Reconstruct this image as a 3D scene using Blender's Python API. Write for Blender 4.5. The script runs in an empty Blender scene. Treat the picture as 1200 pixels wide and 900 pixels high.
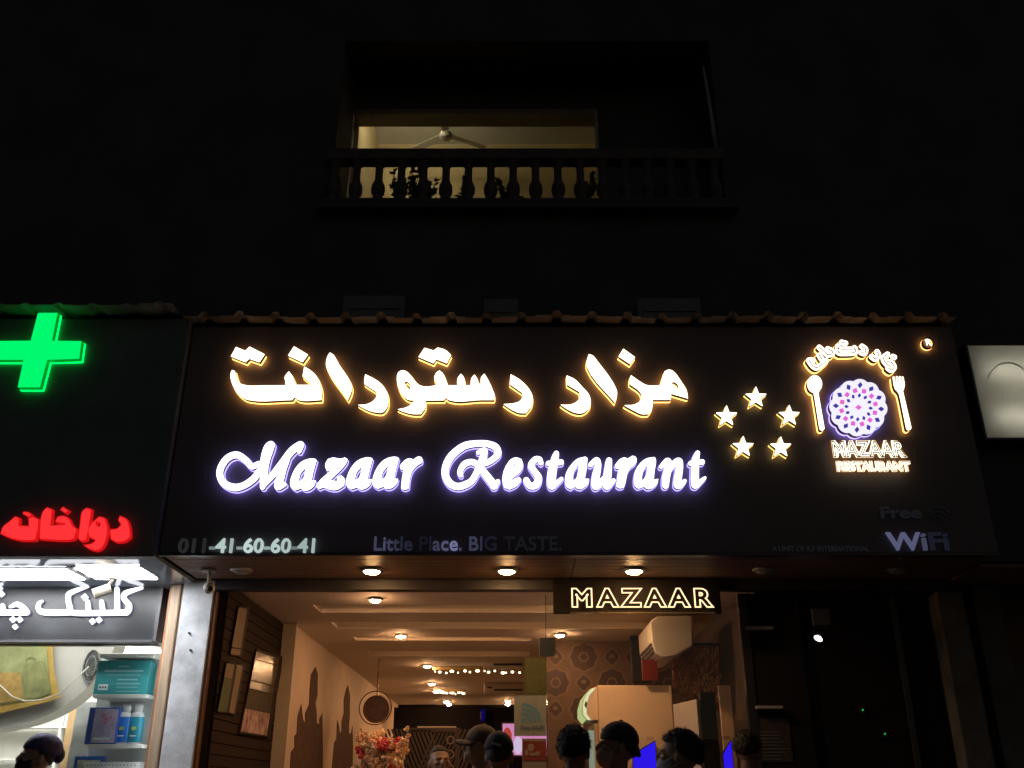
import bpy, bmesh, math, random
import numpy as np
from mathutils import Vector, Matrix
from mathutils.geometry import tessellate_polygon
R = math.radians
random.seed(7)
SC = bpy.context.scene
COL = SC.collection

# ------------------------------------------------------------------ camera, sky, moon, exposure
CAMZ, PITCH, FPX = 1.4, R(23.5), 1102.0
cam_d = bpy.data.cameras.new('camera'); cam = bpy.data.objects.new('camera', cam_d); COL.objects.link(cam)
cam.location = (0, 0, CAMZ); cam.rotation_euler = (R(90) + PITCH, 0, 0)
cam_d.sensor_width = 36.0; cam_d.lens = 36.0 * FPX / 1200.0; cam_d.clip_end = 500.0; cam_d.clip_start = 0.05
SC.camera = cam
SC.render.resolution_x, SC.render.resolution_y = 1024, 768
world = bpy.data.worlds.new('World'); SC.world = world; world.use_nodes = True
wn = world.node_tree.nodes; sky = wn.new('ShaderNodeTexSky'); sky.sky_type = 'NISHITA'; sky.sun_disc = False
sky.sun_elevation = R(25); sky.sun_rotation = R(160)
world.node_tree.links.new(sky.outputs[0], wn['Background'].inputs[0]); wn['Background'].inputs[1].default_value = 0.0034
sun_d = bpy.data.lights.new('moon', 'SUN'); sun_d.energy = 0.006; sun_d.angle = R(10); sun_d.color = (0.8, 0.88, 1.0)
sun = bpy.data.objects.new('moon', sun_d); COL.objects.link(sun); sun.rotation_euler = (R(50), 0, R(-20)); sun.location = (0, -5, 12)
SC.view_settings.view_transform = 'Standard'; SC.view_settings.look = 'None'
SC.view_settings.exposure = 0.0; SC.view_settings.gamma = 1.0
SC.cycles.use_denoising = True; SC.cycles.max_bounces = 8; SC.cycles.diffuse_bounces = 5; SC.cycles.transparent_max_bounces = 16
SC.cycles.sample_clamp_indirect = 4.0

# ------------------------------------------------------------------ photo pixel -> place
CP, SP = math.cos(PITCH), math.sin(PITCH)
def ray(px, py):
    dx, dy = (px - 600.0) / FPX, (450.0 - py) / FPX
    return Vector((dx, CP - dy * SP, SP + dy * CP))
def P(px, py, Y):
    d = ray(px, py); return Vector((0, 0, CAMZ)) + d * (Y / d.y)
def Pz(px, py, z):
    d = ray(px, py); return Vector((0, 0, CAMZ)) + d * ((z - CAMZ) / d.z)
def Px(px, py, X):
    d = ray(px, py); return Vector((0, 0, CAMZ)) + d * (X / d.x)

# ------------------------------------------------------------------ materials
MATS = {}
def mat(name, col, rough=0.6, metal=0.0, emit=0.0, ecol=None, var=0.0, vscale=8.0, bump=0.0, bscale=40.0, stretch=None, spec=0.5, coat=0.0, col2=None):
    if name in MATS: return MATS[name]
    m = bpy.data.materials.new(name); m.use_nodes = True; MATS[name] = m
    nt = m.node_tree; b = nt.nodes['Principled BSDF']; L = nt.links
    b.inputs['Base Color'].default_value = (*col, 1); b.inputs['Roughness'].default_value = rough
    b.inputs['Metallic'].default_value = metal; b.inputs['Specular IOR Level'].default_value = spec
    b.inputs['Coat Weight'].default_value = coat
    if emit > 0:
        b.inputs['Emission Color'].default_value = (*(ecol or col), 1); b.inputs['Emission Strength'].default_value = emit
    tc = None
    if var > 0 or bump > 0:
        tc = nt.nodes.new('ShaderNodeTexCoord'); mp = nt.nodes.new('ShaderNodeMapping'); L.new(tc.outputs['Object'], mp.inputs[0])
        mp.inputs['Scale'].default_value = stretch or (1, 1, 1)
    if var > 0:
        n = nt.nodes.new('ShaderNodeTexNoise'); n.inputs['Scale'].default_value = vscale; n.inputs['Detail'].default_value = 6; n.inputs['Roughness'].default_value = 0.65
        L.new(mp.outputs[0], n.inputs['Vector'])
        r = nt.nodes.new('ShaderNodeValToRGB'); r.color_ramp.elements[0].position = 0.3; r.color_ramp.elements[1].position = 0.7
        c0 = [max(0, c * (1 - var)) for c in col]; c1 = col2 or [min(1, c * (1 + var)) for c in col]
        r.color_ramp.elements[0].color = (*c0, 1); r.color_ramp.elements[1].color = (*c1, 1)
        L.new(n.outputs['Fac'], r.inputs[0]); L.new(r.outputs[0], b.inputs['Base Color'])
        q = nt.nodes.new('ShaderNodeMapRange'); q.inputs['To Min'].default_value = max(0.02, rough - 0.12); q.inputs['To Max'].default_value = min(1, rough + 0.15)
        L.new(n.outputs['Fac'], q.inputs['Value']); L.new(q.outputs[0], b.inputs['Roughness'])
    if bump > 0:
        n2 = nt.nodes.new('ShaderNodeTexNoise'); n2.inputs['Scale'].default_value = bscale; n2.inputs['Detail'].default_value = 4
        L.new(mp.outputs[0], n2.inputs['Vector'])
        bp = nt.nodes.new('ShaderNodeBump'); bp.inputs['Strength'].default_value = bump; bp.inputs['Distance'].default_value = 0.01
        L.new(n2.outputs['Fac'], bp.inputs['Height']); L.new(bp.outputs[0], b.inputs['Normal'])
    return m
def emis(name, col, s):
    if name in MATS: return MATS[name]
    m = bpy.data.materials.new(name); m.use_nodes = True; MATS[name] = m
    nt = m.node_tree; nt.nodes.clear(); o = nt.nodes.new('ShaderNodeOutputMaterial'); e = nt.nodes.new('ShaderNodeEmission')
    e.inputs[0].default_value = (*col, 1); e.inputs[1].default_value = s; nt.links.new(e.outputs[0], o.inputs[0]); return m
def glass(name, tint=(0.95, 0.97, 0.96), refl=0.06):
    if name in MATS: return MATS[name]
    m = bpy.data.materials.new(name); m.use_nodes = True; MATS[name] = m
    nt = m.node_tree; nt.nodes.clear(); N = nt.nodes.new; L = nt.links.new
    o = N('ShaderNodeOutputMaterial'); t = N('ShaderNodeBsdfTransparent'); g = N('ShaderNodeBsdfGlossy'); mx = N('ShaderNodeMixShader'); f = N('ShaderNodeFresnel')
    t.inputs[0].default_value = (*tint, 1); g.inputs['Roughness'].default_value = 0.02; f.inputs[0].default_value = 1.45
    L(f.outputs[0], mx.inputs[0]); L(t.outputs[0], mx.inputs[1]); L(g.outputs[0], mx.inputs[2]); L(mx.outputs[0], o.inputs[0]); return m
def translucent(name, col, rough=0.25, mixg=0.12, mixd=0.4):
    if name in MATS: return MATS[name]
    m = bpy.data.materials.new(name); m.use_nodes = True; MATS[name] = m
    nt = m.node_tree; nt.nodes.clear(); N = nt.nodes.new; L = nt.links.new
    o = N('ShaderNodeOutputMaterial'); t = N('ShaderNodeBsdfTranslucent'); d = N('ShaderNodeBsdfDiffuse'); g = N('ShaderNodeBsdfGlossy')
    a = N('ShaderNodeMixShader'); b = N('ShaderNodeMixShader'); n = N('ShaderNodeTexNoise'); r = N('ShaderNodeMixRGB'); tc = N('ShaderNodeTexCoord')
    n.inputs['Scale'].default_value = 5; n.inputs['Detail'].default_value = 5; L(tc.outputs['Object'], n.inputs['Vector'])
    r.inputs[1].default_value = (*[c * 0.75 for c in col], 1); r.inputs[2].default_value = (*col, 1); L(n.outputs['Fac'], r.inputs[0])
    L(r.outputs[0], t.inputs[0]); L(r.outputs[0], d.inputs[0]); g.inputs['Roughness'].default_value = rough
    a.inputs[0].default_value = mixd; L(t.outputs[0], a.inputs[1]); L(d.outputs[0], a.inputs[2])
    b.inputs[0].default_value = mixg; L(a.outputs[0], b.inputs[1]); L(g.outputs[0], b.inputs[2]); L(b.outputs[0], o.inputs[0]); return m

# ------------------------------------------------------------------ mesh builder
class MB:
    def __init__(s): s.v = []; s.f = []; s.m = []; s.mi = 0; s.smooth = False
    def add(s, vs, fs):
        o = len(s.v); s.v += [tuple(v) for v in vs]; s.f += [tuple(i + o for i in f) for f in fs]; s.m += [s.mi] * len(fs); return s
    def box(s, x0, x1, y0, y1, z0, z1):
        if x0 > x1: x0, x1 = x1, x0
        if y0 > y1: y0, y1 = y1, y0
        if z0 > z1: z0, z1 = z1, z0
        v = [(x0,y0,z0),(x1,y0,z0),(x1,y1,z0),(x0,y1,z0),(x0,y0,z1),(x1,y0,z1),(x1,y1,z1),(x0,y1,z1)]
        return s.add(v, [(0,3,2,1),(4,5,6,7),(0,1,5,4),(1,2,6,5),(2,3,7,6),(3,0,4,7)])
    def obox(s, c, hx, hy, hz, rot=None):
        M = rot or Matrix.Identity(3); c = Vector(c)
        v = [c + M @ Vector((a*hx, b*hy, d*hz)) for d in (-1,1) for a,b in ((-1,-1),(1,-1),(1,1),(-1,1))]
        return s.add(v, [(0,3,2,1),(4,5,6,7),(0,1,5,4),(1,2,6,5),(2,3,7,6),(3,0,4,7)])
    def tube(s, pts, rs, n=10, cap=True):
        pts = [Vector(p) for p in pts]
        if not isinstance(rs, (list, tuple)): rs = [rs] * len(pts)
        vs = []; up = None
        for i, p in enumerate(pts):
            t = (pts[min(i+1, len(pts)-1)] - pts[max(i-1, 0)]).normalized()
            if up is None: up = Vector((0,0,1)) if abs(t.z) < 0.9 else Vector((1,0,0))
            a = t.cross(up).normalized(); b = a.cross(t).normalized(); up = b
            vs += [p + (a*math.cos(k*2*math.pi/n) + b*math.sin(k*2*math.pi/n)) * rs[i] for k in range(n)]
        fs = []
        for i in range(len(pts)-1):
            for k in range(n): fs.append((i*n+k, i*n+(k+1)%n, (i+1)*n+(k+1)%n, (i+1)*n+k))
        if cap: fs += [tuple(range(n))[::-1], tuple((len(pts)-1)*n + k for k in range(n))]
        return s.add(vs, fs)
    def ellipsoid(s, c, r, nu=16, nv=10, rot=None, fn=None):
        c = Vector(c); M = rot or Matrix.Identity(3); vs = []
        for j in range(nv+1):
            th = math.pi*j/nv
            for i in range(nu):
                ph = 2*math.pi*i/nu
                d = Vector((math.sin(th)*math.cos(ph), math.sin(th)*math.sin(ph), math.cos(th)))
                k = fn(d) if fn else 1.0
                vs.append(c + M @ Vector((d.x*r[0]*k, d.y*r[1]*k, d.z*r[2]*k)))
        fs = [(j*nu+i, (j+1)*nu+i, (j+1)*nu+(i+1)%nu, j*nu+(i+1)%nu) for j in range(nv) for i in range(nu)]
        return s.add(vs, fs)
    def lathe(s, c, prof, n=16):
        vs = [(c[0]+r*math.cos(2*math.pi*k/n), c[1]+r*math.sin(2*math.pi*k/n), c[2]+z) for r, z in prof for k in range(n)]
        fs = [(i*n+k, i*n+(k+1)%n, (i+1)*n+(k+1)%n, (i+1)*n+k) for i in range(len(prof)-1) for k in range(n)]
        fs += [tuple(range(n))[::-1], tuple((len(prof)-1)*n+k for k in range(n))]
        return s.add(vs, fs)
    def prism(s, loops, y0, y1, front=True, back=True, side=True):   # loops: lists of (x,z) in a vertical plane; extruded along Y (y0 nearer)
        flat = [p for l in loops for p in l]; n = len(flat); offs = np.cumsum([0]+[len(l) for l in loops]); tr = []
        def inside(p, l):
            c = False
            for i in range(len(l)):
                (ax, az), (bx, bz) = l[i-1], l[i]
                if (az > p[1]) != (bz > p[1]) and p[0] < (bx-ax)*(p[1]-az)/(bz-az)+ax: c = not c
            return c
        dep = [[j for j in range(len(loops)) if j != i and inside(l[0], loops[j])] for i, l in enumerate(loops)]
        for i, l in enumerate(loops):
            if len(dep[i]) % 2: continue
            grp = [i]+[j for j in range(len(loops)) if len(dep[j]) == len(dep[i])+1 and i in dep[j]]
            idx = [offs[g]+k for g in grp for k in range(len(loops[g]))]
            tr += [tuple(int(idx[k]) for k in t) for t in tessellate_polygon([[Vector((x, z, 0)) for x, z in loops[g]] for g in grp])]
        vs = [(x, y0, z) for x, z in flat] + [(x, y1, z) for x, z in flat]; fs = []
        if front: fs += [tuple(t) for t in tr]
        if back: fs += [tuple(i+n for i in t)[::-1] for t in tr]
        if side:
            o = 0
            for l in loops:
                k = len(l); fs += [(o+i, o+(i+1)%k, n+o+(i+1)%k, n+o+i) for i in range(k)]; o += k
        return s.add(vs, fs)
    def build(s, name, m, parent=None, smooth=None, local=None):
        me = bpy.data.meshes.new(name); o = bpy.data.objects.new(name, me); COL.objects.link(o)
        vs = [Vector(v) for v in s.v]
        if parent is not None:
            org = ORG[parent.name]; o.parent = parent
        else:
            xs = [v.x for v in vs]; ys = [v.y for v in vs]; zs = [v.z for v in vs]
            org = Vector(((min(xs)+max(xs))/2, (min(ys)+max(ys))/2, min(zs))); o.location = org
        ORG[o.name] = org
        me.from_pydata([v - org for v in vs], [], s.f)
        for mm in (m if isinstance(m, (list, tuple)) else [m]): me.materials.append(mm)
        if len(set(s.m)) > 1: me.polygons.foreach_set('material_index', s.m)
        bm = bmesh.new(); bm.from_mesh(me); bmesh.ops.recalc_face_normals(bm, faces=bm.faces); bm.to_mesh(me); bm.free()
        if smooth or (smooth is None and s.smooth):
            me.polygons.foreach_set('use_smooth', [True]*len(me.polygons))
        return o
ORG = {}
def thing(name, loc, label, cat, group=None):
    e = bpy.data.objects.new(name, None); COL.objects.link(e); e.location = loc; e.empty_display_size = 0.1; ORG[e.name] = Vector(loc)
    return tag(e, label, cat, group)
def tag(o, label, cat, group=None):
    o['label'] = label; o['category'] = cat
    if group: o['group'] = group
    return o
def struct(o): o['kind'] = 'structure'; return o
def stuff(o): o['kind'] = 'stuff'; return o
def bevel(o, w=0.006, seg=2):
    m = o.modifiers.new('bevel', 'BEVEL'); m.width = w; m.segments = seg; m.limit_method = 'ANGLE'; return o
def B(name, m, parent, *a, bev=0): 
    o = MB().box(*a).build(name, m, parent)
    if bev: bevel(o, bev)
    return o
def ctree(o, delta, parent=None):
    c = o.copy(); COL.objects.link(c); c.parent = parent
    if parent is None: c.location = o.location + Vector(delta)
    for ch in o.children: ctree(ch, delta, c)
    return c

# ------------------------------------------------------------------ traced shapes: signed distance -> outline
def smooth_poly(pts, sharp=48, n=5):
    k = len(pts); out = []; pts = [np.array(p[:2], float) for p in pts]
    sh = []
    for i in range(k):
        a = pts[i]-pts[i-1]; b = pts[(i+1)%k]-pts[i]
        ang = abs(math.degrees(math.atan2(a[0]*b[1]-a[1]*b[0], a[0]*b[0]+a[1]*b[1]))); sh.append(ang > sharp)
    for i in range(k):
        p0, p1 = pts[i], pts[(i+1)%k]; L = np.linalg.norm(p1-p0)
        def tan(j):
            if sh[j % k]: return None
            a = pts[j % k]-pts[(j-1) % k]; b = pts[(j+1) % k]-pts[j % k]; t = a/np.linalg.norm(a)+b/np.linalg.norm(b); return t/np.linalg.norm(t)*L
        m0, m1 = tan(i), tan(i+1)
        if m0 is None and m1 is None: out.append(p0); continue
        if m0 is None: m0 = (p1-p0)
        if m1 is None: m1 = (p1-p0)
        for j in range(n):
            t = j/n; out.append((2*t**3-3*t**2+1)*p0 + (t**3-2*t**2+t)*m0 + (-2*t**3+3*t**2)*p1 + (t**3-t**2)*m1)
    return np.array(out)
def sd_poly(X, Y, pts):
    d = np.full(X.shape, 1e9); ins = np.zeros(X.shape, bool); k = len(pts)
    for i in range(k):
        ax, ay = pts[i]; bx, by = pts[(i+1) % k]; ex, ey = bx-ax, by-ay; L = ex*ex+ey*ey
        if L < 1e-9: continue
        t = np.clip(((X-ax)*ex+(Y-ay)*ey)/L, 0, 1); d = np.minimum(d, (X-ax-t*ex)**2+(Y-ay-t*ey)**2)
        if ay != by: ins ^= ((ay > Y) != (by > Y)) & (X < (bx-ax)*(Y-ay)/(by-ay)+ax)
    d = np.sqrt(d); return np.where(ins, -d, d)
def sd_stroke(X, Y, pts, n=6):
    pts = [np.array(p, float) for p in pts]; k = len(pts); q = []
    for i in range(k-1):
        p0, p1 = pts[i], pts[i+1]; m0 = (pts[i+1]-pts[max(i-1, 0)])/2; m1 = (pts[min(i+2, k-1)]-pts[i])/2
        for j in range(n):
            t = j/n; q.append((2*t**3-3*t**2+1)*p0+(t**3-2*t**2+t)*m0+(-2*t**3+3*t**2)*p1+(t**3-t**2)*m1)
    q.append(pts[-1]); d = np.full(X.shape, 1e9)
    for a, b in zip(q[:-1], q[1:]):
        ex, ey = b[0]-a[0], b[1]-a[1]; L = ex*ex+ey*ey+1e-12
        t = np.clip(((X-a[0])*ex+(Y-a[1])*ey)/L, 0, 1)
        d = np.minimum(d, np.hypot(X-a[0]-t*ex, Y-a[1]-t*ey)-(a[2]+t*(b[2]-a[2])))
    return d
def simplify(l, tol):
    pts = np.array(l); k = len(pts)
    if k < 8: return l
    keep = np.zeros(k+1, bool); Q = np.vstack([pts, pts[:1]]); far = int(np.argmax(np.hypot(*(pts-pts[0]).T))); keep[[0, far, k]] = True
    st = [(0, far), (far, k)]
    while st:
        a, b = st.pop()
        if b-a < 2: continue
        e = Q[b]-Q[a]; L = np.hypot(*e)+1e-12; seg = Q[a+1:b]-Q[a]
        d = np.abs(seg[:, 0]*e[1]-seg[:, 1]*e[0])/L if L > 1e-6 else np.hypot(*seg.T); i = int(np.argmax(d))
        if d[i] > tol: keep[a+1+i] = True; st += [(a, a+1+i), (a+1+i, b)]
    return [tuple(Q[i]) for i in range(k) if keep[i]]
def contour(X, Y, D, tol=0.1):
    ny, nx = D.shape; S = D < 0; segs = {}
    c = S[:-1, :-1].astype(int) + 2*S[:-1, 1:] + 4*S[1:, 1:] + 8*S[1:, :-1]
    T = {1:[(3,0)],2:[(0,1)],3:[(3,1)],4:[(1,2)],5:[(3,0),(1,2)],6:[(0,2)],7:[(3,2)],8:[(2,3)],9:[(2,0)],10:[(0,1),(2,3)],11:[(2,1)],12:[(1,3)],13:[(1,0)],14:[(0,3)]}
    def key(j, i, e): return {0:('h',j,i),1:('v',j,i+1),2:('h',j+1,i),3:('v',j,i)}[e]
    for j, i in zip(*np.where((c > 0) & (c < 15))):
        for a, b in T[c[j, i]]: segs[key(j, i, a)] = key(j, i, b)
    def pt(k):
        t, j, i = k; j2, i2 = (j, i+1) if t == 'h' else (j+1, i)
        a, b = D[j, i], D[j2, i2]; u = a/(a-b)
        return (X[j, i]+u*(X[j2, i2]-X[j, i]), Y[j, i]+u*(Y[j2, i2]-Y[j, i]))
    loops = []
    while segs:
        s0 = next(iter(segs)); l = []; k = s0
        while k in segs: n2 = segs.pop(k); l.append(pt(k)); k = n2
        if len(l) > 5: loops.append(simplify(l, tol))
    return [l for l in loops if len(l) >= 3]
def field(shapes, pad=6, step=0.4):
    """shapes: ('p', pts) filled outline, ('h', pts) hole, ('s', pts with radius) brush stroke, all in photo pixels"""
    prep = []
    for k, pts in shapes:
        prep.append((k, pts if k == 's' else (np.array(pts, float) if k in 'PH' else smooth_poly(pts))))
    allp = np.array([[p[0], p[1]] for k, q in prep for p in q]); rad = max([p[2] for k, q in prep if k == 's' for p in q] + [0])
    x0, y0 = allp.min(0)-pad-rad; x1, y1 = allp.max(0)+pad+rad
    X, Y = np.meshgrid(np.arange(x0, x1, step), np.arange(y0, y1, step)); D = np.full(X.shape, 1e9)
    for k, q in prep:
        if k in 'pP': D = np.minimum(D, sd_poly(X, Y, q))
        elif k == 's': D = np.minimum(D, sd_stroke(X, Y, q))
    for k, q in prep:
        if k in 'hH': D = np.maximum(D, -sd_poly(X, Y, q))
    return X, Y, D
def loops_at(F, lev, Y):
    X, YY, D = F
    return [[(lambda v: (v.x, v.z))(P(x, y, Y)) for x, y in l] for l in contour(X, YY, D-lev)]
def zz(x0, y0, s, pts):
    return [(x0+p[0]*s, y0+p[1]*s) + tuple(q*s for q in p[2:]) for p in pts]
def channel_letter(parent, shapes, Yp, face, ret, halo, depth=0.085, halo_px=0.5, name='letter', face_px=0.0, label=None):
    F = field(shapes); Yf = Yp-depth
    base = loops_at(F, face_px, Yf); hl = loops_at(F, halo_px, Yf)
    o = MB().prism(base, Yf+0.006, Yp-min(.037, depth*.5)).build(name, ret, parent)
    MB().prism(base, Yf, Yf+0.0055).build('face', face, o)
    if halo: MB().prism(hl, Yp-min(.0365, depth*.49), Yp-min(.022, depth*.28)).build('halo_light', halo, o)
    if label: o['label'] = label
    return o

# ------------------------------------------------------------------ lettering with the built-in font
SPACING = 1.0
def font_mesh(s, off=0.0, extr=0.01, tube=0.0):
    c = bpy.data.curves.new('t', 'FONT'); c.body = s; c.size = 1.0; c.resolution_u = 4; c.offset = off; c.space_character = SPACING
    if tube: c.fill_mode = 'NONE'; c.bevel_depth = tube; c.bevel_resolution = 2
    else: c.extrude = extr
    o = bpy.data.objects.new('t', c); COL.objects.link(o); dg = bpy.context.evaluated_depsgraph_get(); dg.update()
    me = bpy.data.meshes.new_from_object(o.evaluated_get(dg)); bpy.data.objects.remove(o)
    v = [tuple(p.co) for p in me.vertices]; f = [tuple(p.vertices) for p in me.polygons]; bpy.data.meshes.remove(me)
    return v, f
def chars(s, off=0.0, tube=0.0):
    """list of (char, verts, faces) in text space; whole string's bounds"""
    out = []
    for i, ch in enumerate(s):
        if ch == ' ': continue
        v, f = font_mesh(ch, off, 0.5, tube); w, _ = font_mesh(s[:i+1], off, 0.5, tube)
        dx = max(p[0] for p in w)-max(p[0] for p in v); out.append((ch, [(p[0]+dx, p[1], p[2]) for p in v], f))
    return out
def lettering(parent, s, xl, xr, ytop, ybase, Yf, thick, mats, off=0.0, name='letter', tube=0.0, axis='Y', X=None, tilt=0.0):
    """letters between photo columns xl..xr, cap top / baseline rows, standing on the plane Y=Yf"""
    cs = chars(s, off, tube); x0 = min(p[0] for c in cs for p in c[1]); x1 = max(p[0] for c in cs for p in c[1])
    _, cv, _ = next((c for c in cs if c[0].isupper() or c[0].isdigit()), cs[0]); h0 = min(p[1] for p in cv); h1 = max(p[1] for p in cv)
    pr = (lambda a, b: P(a, b, Yf)) if X is None else (lambda a, b: Px(a, b, X))
    a = pr(xl, ybase); b = pr(xr, ybase+tilt); t = pr(xl, ytop); hz = (t.z-a.z); objs = []
    for i, (ch, v, f) in enumerate(cs):
        vs = []
        for x, y, z in v:
            u = (x-x0)/(x1-x0); w = (y-h0)/(h1-h0); base = a.lerp(b, u)
            q = Vector((base.x, base.y, base.z+w*hz))
            if X is None: q.y = Yf + (z*2+0.0)*thick if not tube else Yf + z*hz/(h1-h0)
            else: q.x = X - math.copysign(z*2*thick, X)
            vs.append(q)
        mb = MB(); mb.add(vs, f); objs.append(mb.build(name, mats[i] if isinstance(mats, list) else mats, parent))
    return objs

# ================================================================== the setting
YS, ZS = 6.80, 3.0                      # face of the signboard, height of the soffit
XL, XR = -2.58, 3.56
def bounds(px, py, Y): v = P(px, py, Y); return v.x, v.z
asph = mat('asphalt', (0.05, 0.05, 0.052), 0.85, var=0.4, vscale=3, bump=0.5, bscale=90)
pave = mat('paving', (0.16, 0.15, 0.14), 0.8, var=0.3, vscale=4, bump=0.3)
struct(MB().box(-80, 80, -60, 90, -0.5, -0.12).build('street', asph))
struct(MB().box(-20, 20, 4.6, 7.9, -0.119, 0.0).build('pavement', pave))
plaster = mat('upper_plaster', (0.10, 0.09, 0.09), 0.9, var=0.3, vscale=1.5, bump=0.3, bscale=25)
lit_plaster = mat('lintel_lit_plaster', (0.33, 0.29, 0.22), 0.9, var=0.25, vscale=2)  # paler than the wall: bounce light put into the lintel colour
room_wall = mat('room_wall', (0.62, 0.52, 0.30), 0.8, var=0.1, vscale=1.2)
room_white = mat('room_white', (0.62, 0.62, 0.58), 0.8, var=0.08, vscale=1.2)

# ---- upper building: wall with a deep balcony opening, lit room behind
YW = 9.0
xo0, xo1 = bounds(398, 120, YW)[0], bounds(838, 120, YW)[0]
zb = bounds(600, 243, YW)[1]; zt = bounds(600, 48, YW)[1]
bld = thing('apartment_building', (0, 9.5, 5.1), 'dark plastered upper storeys with one dimly lit balcony room', 'building')
B('wall', plaster, bld, -14, xo0, YW, YW+0.3, 3.1, 16); B('wall', plaster, bld, xo1, 14, YW, YW+0.3, 3.1, 16)
B('wall', plaster, bld, xo0, xo1, YW, YW+0.3, 3.1, zb-0.12); B('wall', plaster, bld, xo0, xo1, YW, YW+0.3, zt, 16)
YB = 9.85
bal_slab = B('balcony_floor', plaster, bld, xo0-0.1, xo1+0.1, YW-0.18, YB+0.2, zb-0.118, zb, bev=0.01)
B('balcony_ceiling', plaster, bld, xo0, xo1, YW+0.302, YB, zt+0.25, zt+0.4)
B('balcony_side', plaster, bld, xo0-0.2, xo0-0.002, YW+0.302, YB, zb, zt+0.25); B('balcony_side', plaster, bld, xo1+0.002, xo1+0.2, YW+0.302, YB, zb, zt+0.25)
wx0, wz1 = bounds(412, 133, YB); wx1 = bounds(700, 133, YB)[0]
B('back_wall', plaster, bld, xo0-0.2, wx0, YB+0.002, YB+0.27, zb, zt+0.4); B('back_wall', plaster, bld, wx1, xo1+0.2, YB+0.002, YB+0.27, zb, zt+0.4)
B('lintel', lit_plaster, bld, wx0+.001, wx1-.001, YB+.003, YB+0.268, wz1, wz1+.08); B('back_wall', plaster, bld, wx0+.001, wx1-.001, YB+.002, YB+.27, wz1+.0805, zt+.4)
rc = wz1+0.95; ry = rc and (rc-CAMZ)/0.776
B('room_back_wall', room_wall, bld, wx0-0.6, wx1+0.5, ry, ry+0.1, zb, rc); B('room_ceiling', room_white, bld, wx0-0.6, wx1+0.5, YB+0.272, ry, rc, rc+0.1)
B('room_floor', plaster, bld, wx0-0.6, wx1+0.5, YB+0.272, ry, zb-0.1, zb-0.02)
B('room_side_wall', room_wall, bld, wx0-0.05, wx0+0.06, YB+0.272, ry-0.002, zb, rc-0.002); B('room_side_wall', room_wall, bld, wx1+0.3, wx1+0.4, YB+0.272, ry-0.002, zb, rc-0.002)
frame_m = mat('old_paint', (0.45, 0.42, 0.36), 0.6, var=0.2)
B('door_frame', frame_m, bld, wx0+0.001, wx0+0.035, YB-0.03, YB+0.05, zb, wz1-0.001); B('door_frame', frame_m, bld, wx1-0.035, wx1-0.001, YB-0.03, YB+0.05, zb, wz1-0.001)
lx, lz = bounds(452, 163, ry)
B('wall_conduit', mat('conduit', (0.12, 0.11, 0.09), 0.6), bld, lx-0.25, lx+0.02, ry-0.02, ry-0.001, lz, lz+0.025)
# lamp on the room's side wall (out of view, its light is what the window shows)
lamp = thing('tube_lamp', (wx0+1.2, YB+0.4, wz1+.3), 'dim out-of-view tube lamp above the door of the balcony room', 'lamp')
MB().tube([(wx0+.25, YB+.36, wz1+.42), (wx0+1.05, YB+.36, wz1+.42)], 0.016, 8).build('tube', emis('room_tube', (1.0, 0.86, 0.56), 62.0), lamp)
B('batten', frame_m, lamp, wx0+.2, wx0+1.1, YB+.2705, YB+.33, wz1+.39, wz1+.45)
# fan
fc = P(523, 158, 10.75)
fan = thing('ceiling_fan', (fc.x, fc.y, fc.z), 'white three bladed ceiling fan in the lit balcony room', 'fan')
fm = mat('fan_white', (0.6, 0.58, 0.5), 0.5)
MB().lathe(fc - Vector((0, 0, 0.06)), [(0.03, 0), (0.09, 0.015), (0.1, 0.05), (0.08, 0.1), (0.03, 0.13)], 20).build('motor', fm, fan, True)
MB().tube([fc+Vector((0,0,0.06)), (fc.x, fc.y, rc)], 0.012, 8).build('rod', fm, fan)
for a in (145, 28, 268):
    rot = Matrix.Rotation(R(a), 3, 'Z') @ Matrix.Rotation(R(12), 3, 'X'); d = Matrix.Rotation(R(a), 3, 'Z') @ Vector((1, 0, 0))
    bevel(MB().obox(fc + d*0.36, 0.26, 0.055, 0.004, rot).build('blade', fm, fan), 0.003)
# balustrade
YR = 8.93
bs = thing('balustrade', (0, YR, zb), 'dark masonry balustrade with urn shaped balusters on the balcony', 'balustrade')
bx0, bx1 = bounds(386, 185, YR)[0], bounds(846, 185, YR)[0]; zr0 = bounds(600, 191, YR)[1]; zr1 = bounds(600, 179, YR)[1]
bmn = mat('balustrade_stone', (0.13, 0.11, 0.10), 0.9, var=0.3, vscale=6, bump=0.3)
bevel(MB().box(bx0, bx1, YR-0.09, YR+0.09, zr0, zr1).build('handrail', bmn, bs), 0.012)
bevel(MB().box(bx0, bx1, YR-0.08, YR+0.08, zb+0.001, zb+0.03).build('base_rail', bmn, bs), 0.008)
hb = zr0-zb-0.03; mmx = 0.0097
prof = [(0.075, 0), (0.075, 0.05), (0.05, 0.09), (0.055, 0.14), (0.075, 0.2), (0.08, 0.3), (0.074, 0.4), (0.05, 0.5), (0.044, 0.56), (0.044, 0.86), (0.062, 0.93), (0.075, 0.95), (0.075, 1.0)]
first = None
for k in range(18):
    x = bounds(391 + 26.3*k, 215, YR)[0]
    if first is None:
        first = MB().lathe((x, YR, zb+0.03), [(r, z*hb) for r, z in prof], 14).build('baluster', bmn, bs, True); fx = x
    else:
        c = first.copy(); COL.objects.link(c); c.location = first.location + Vector((x-fx, 0, 0))
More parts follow.
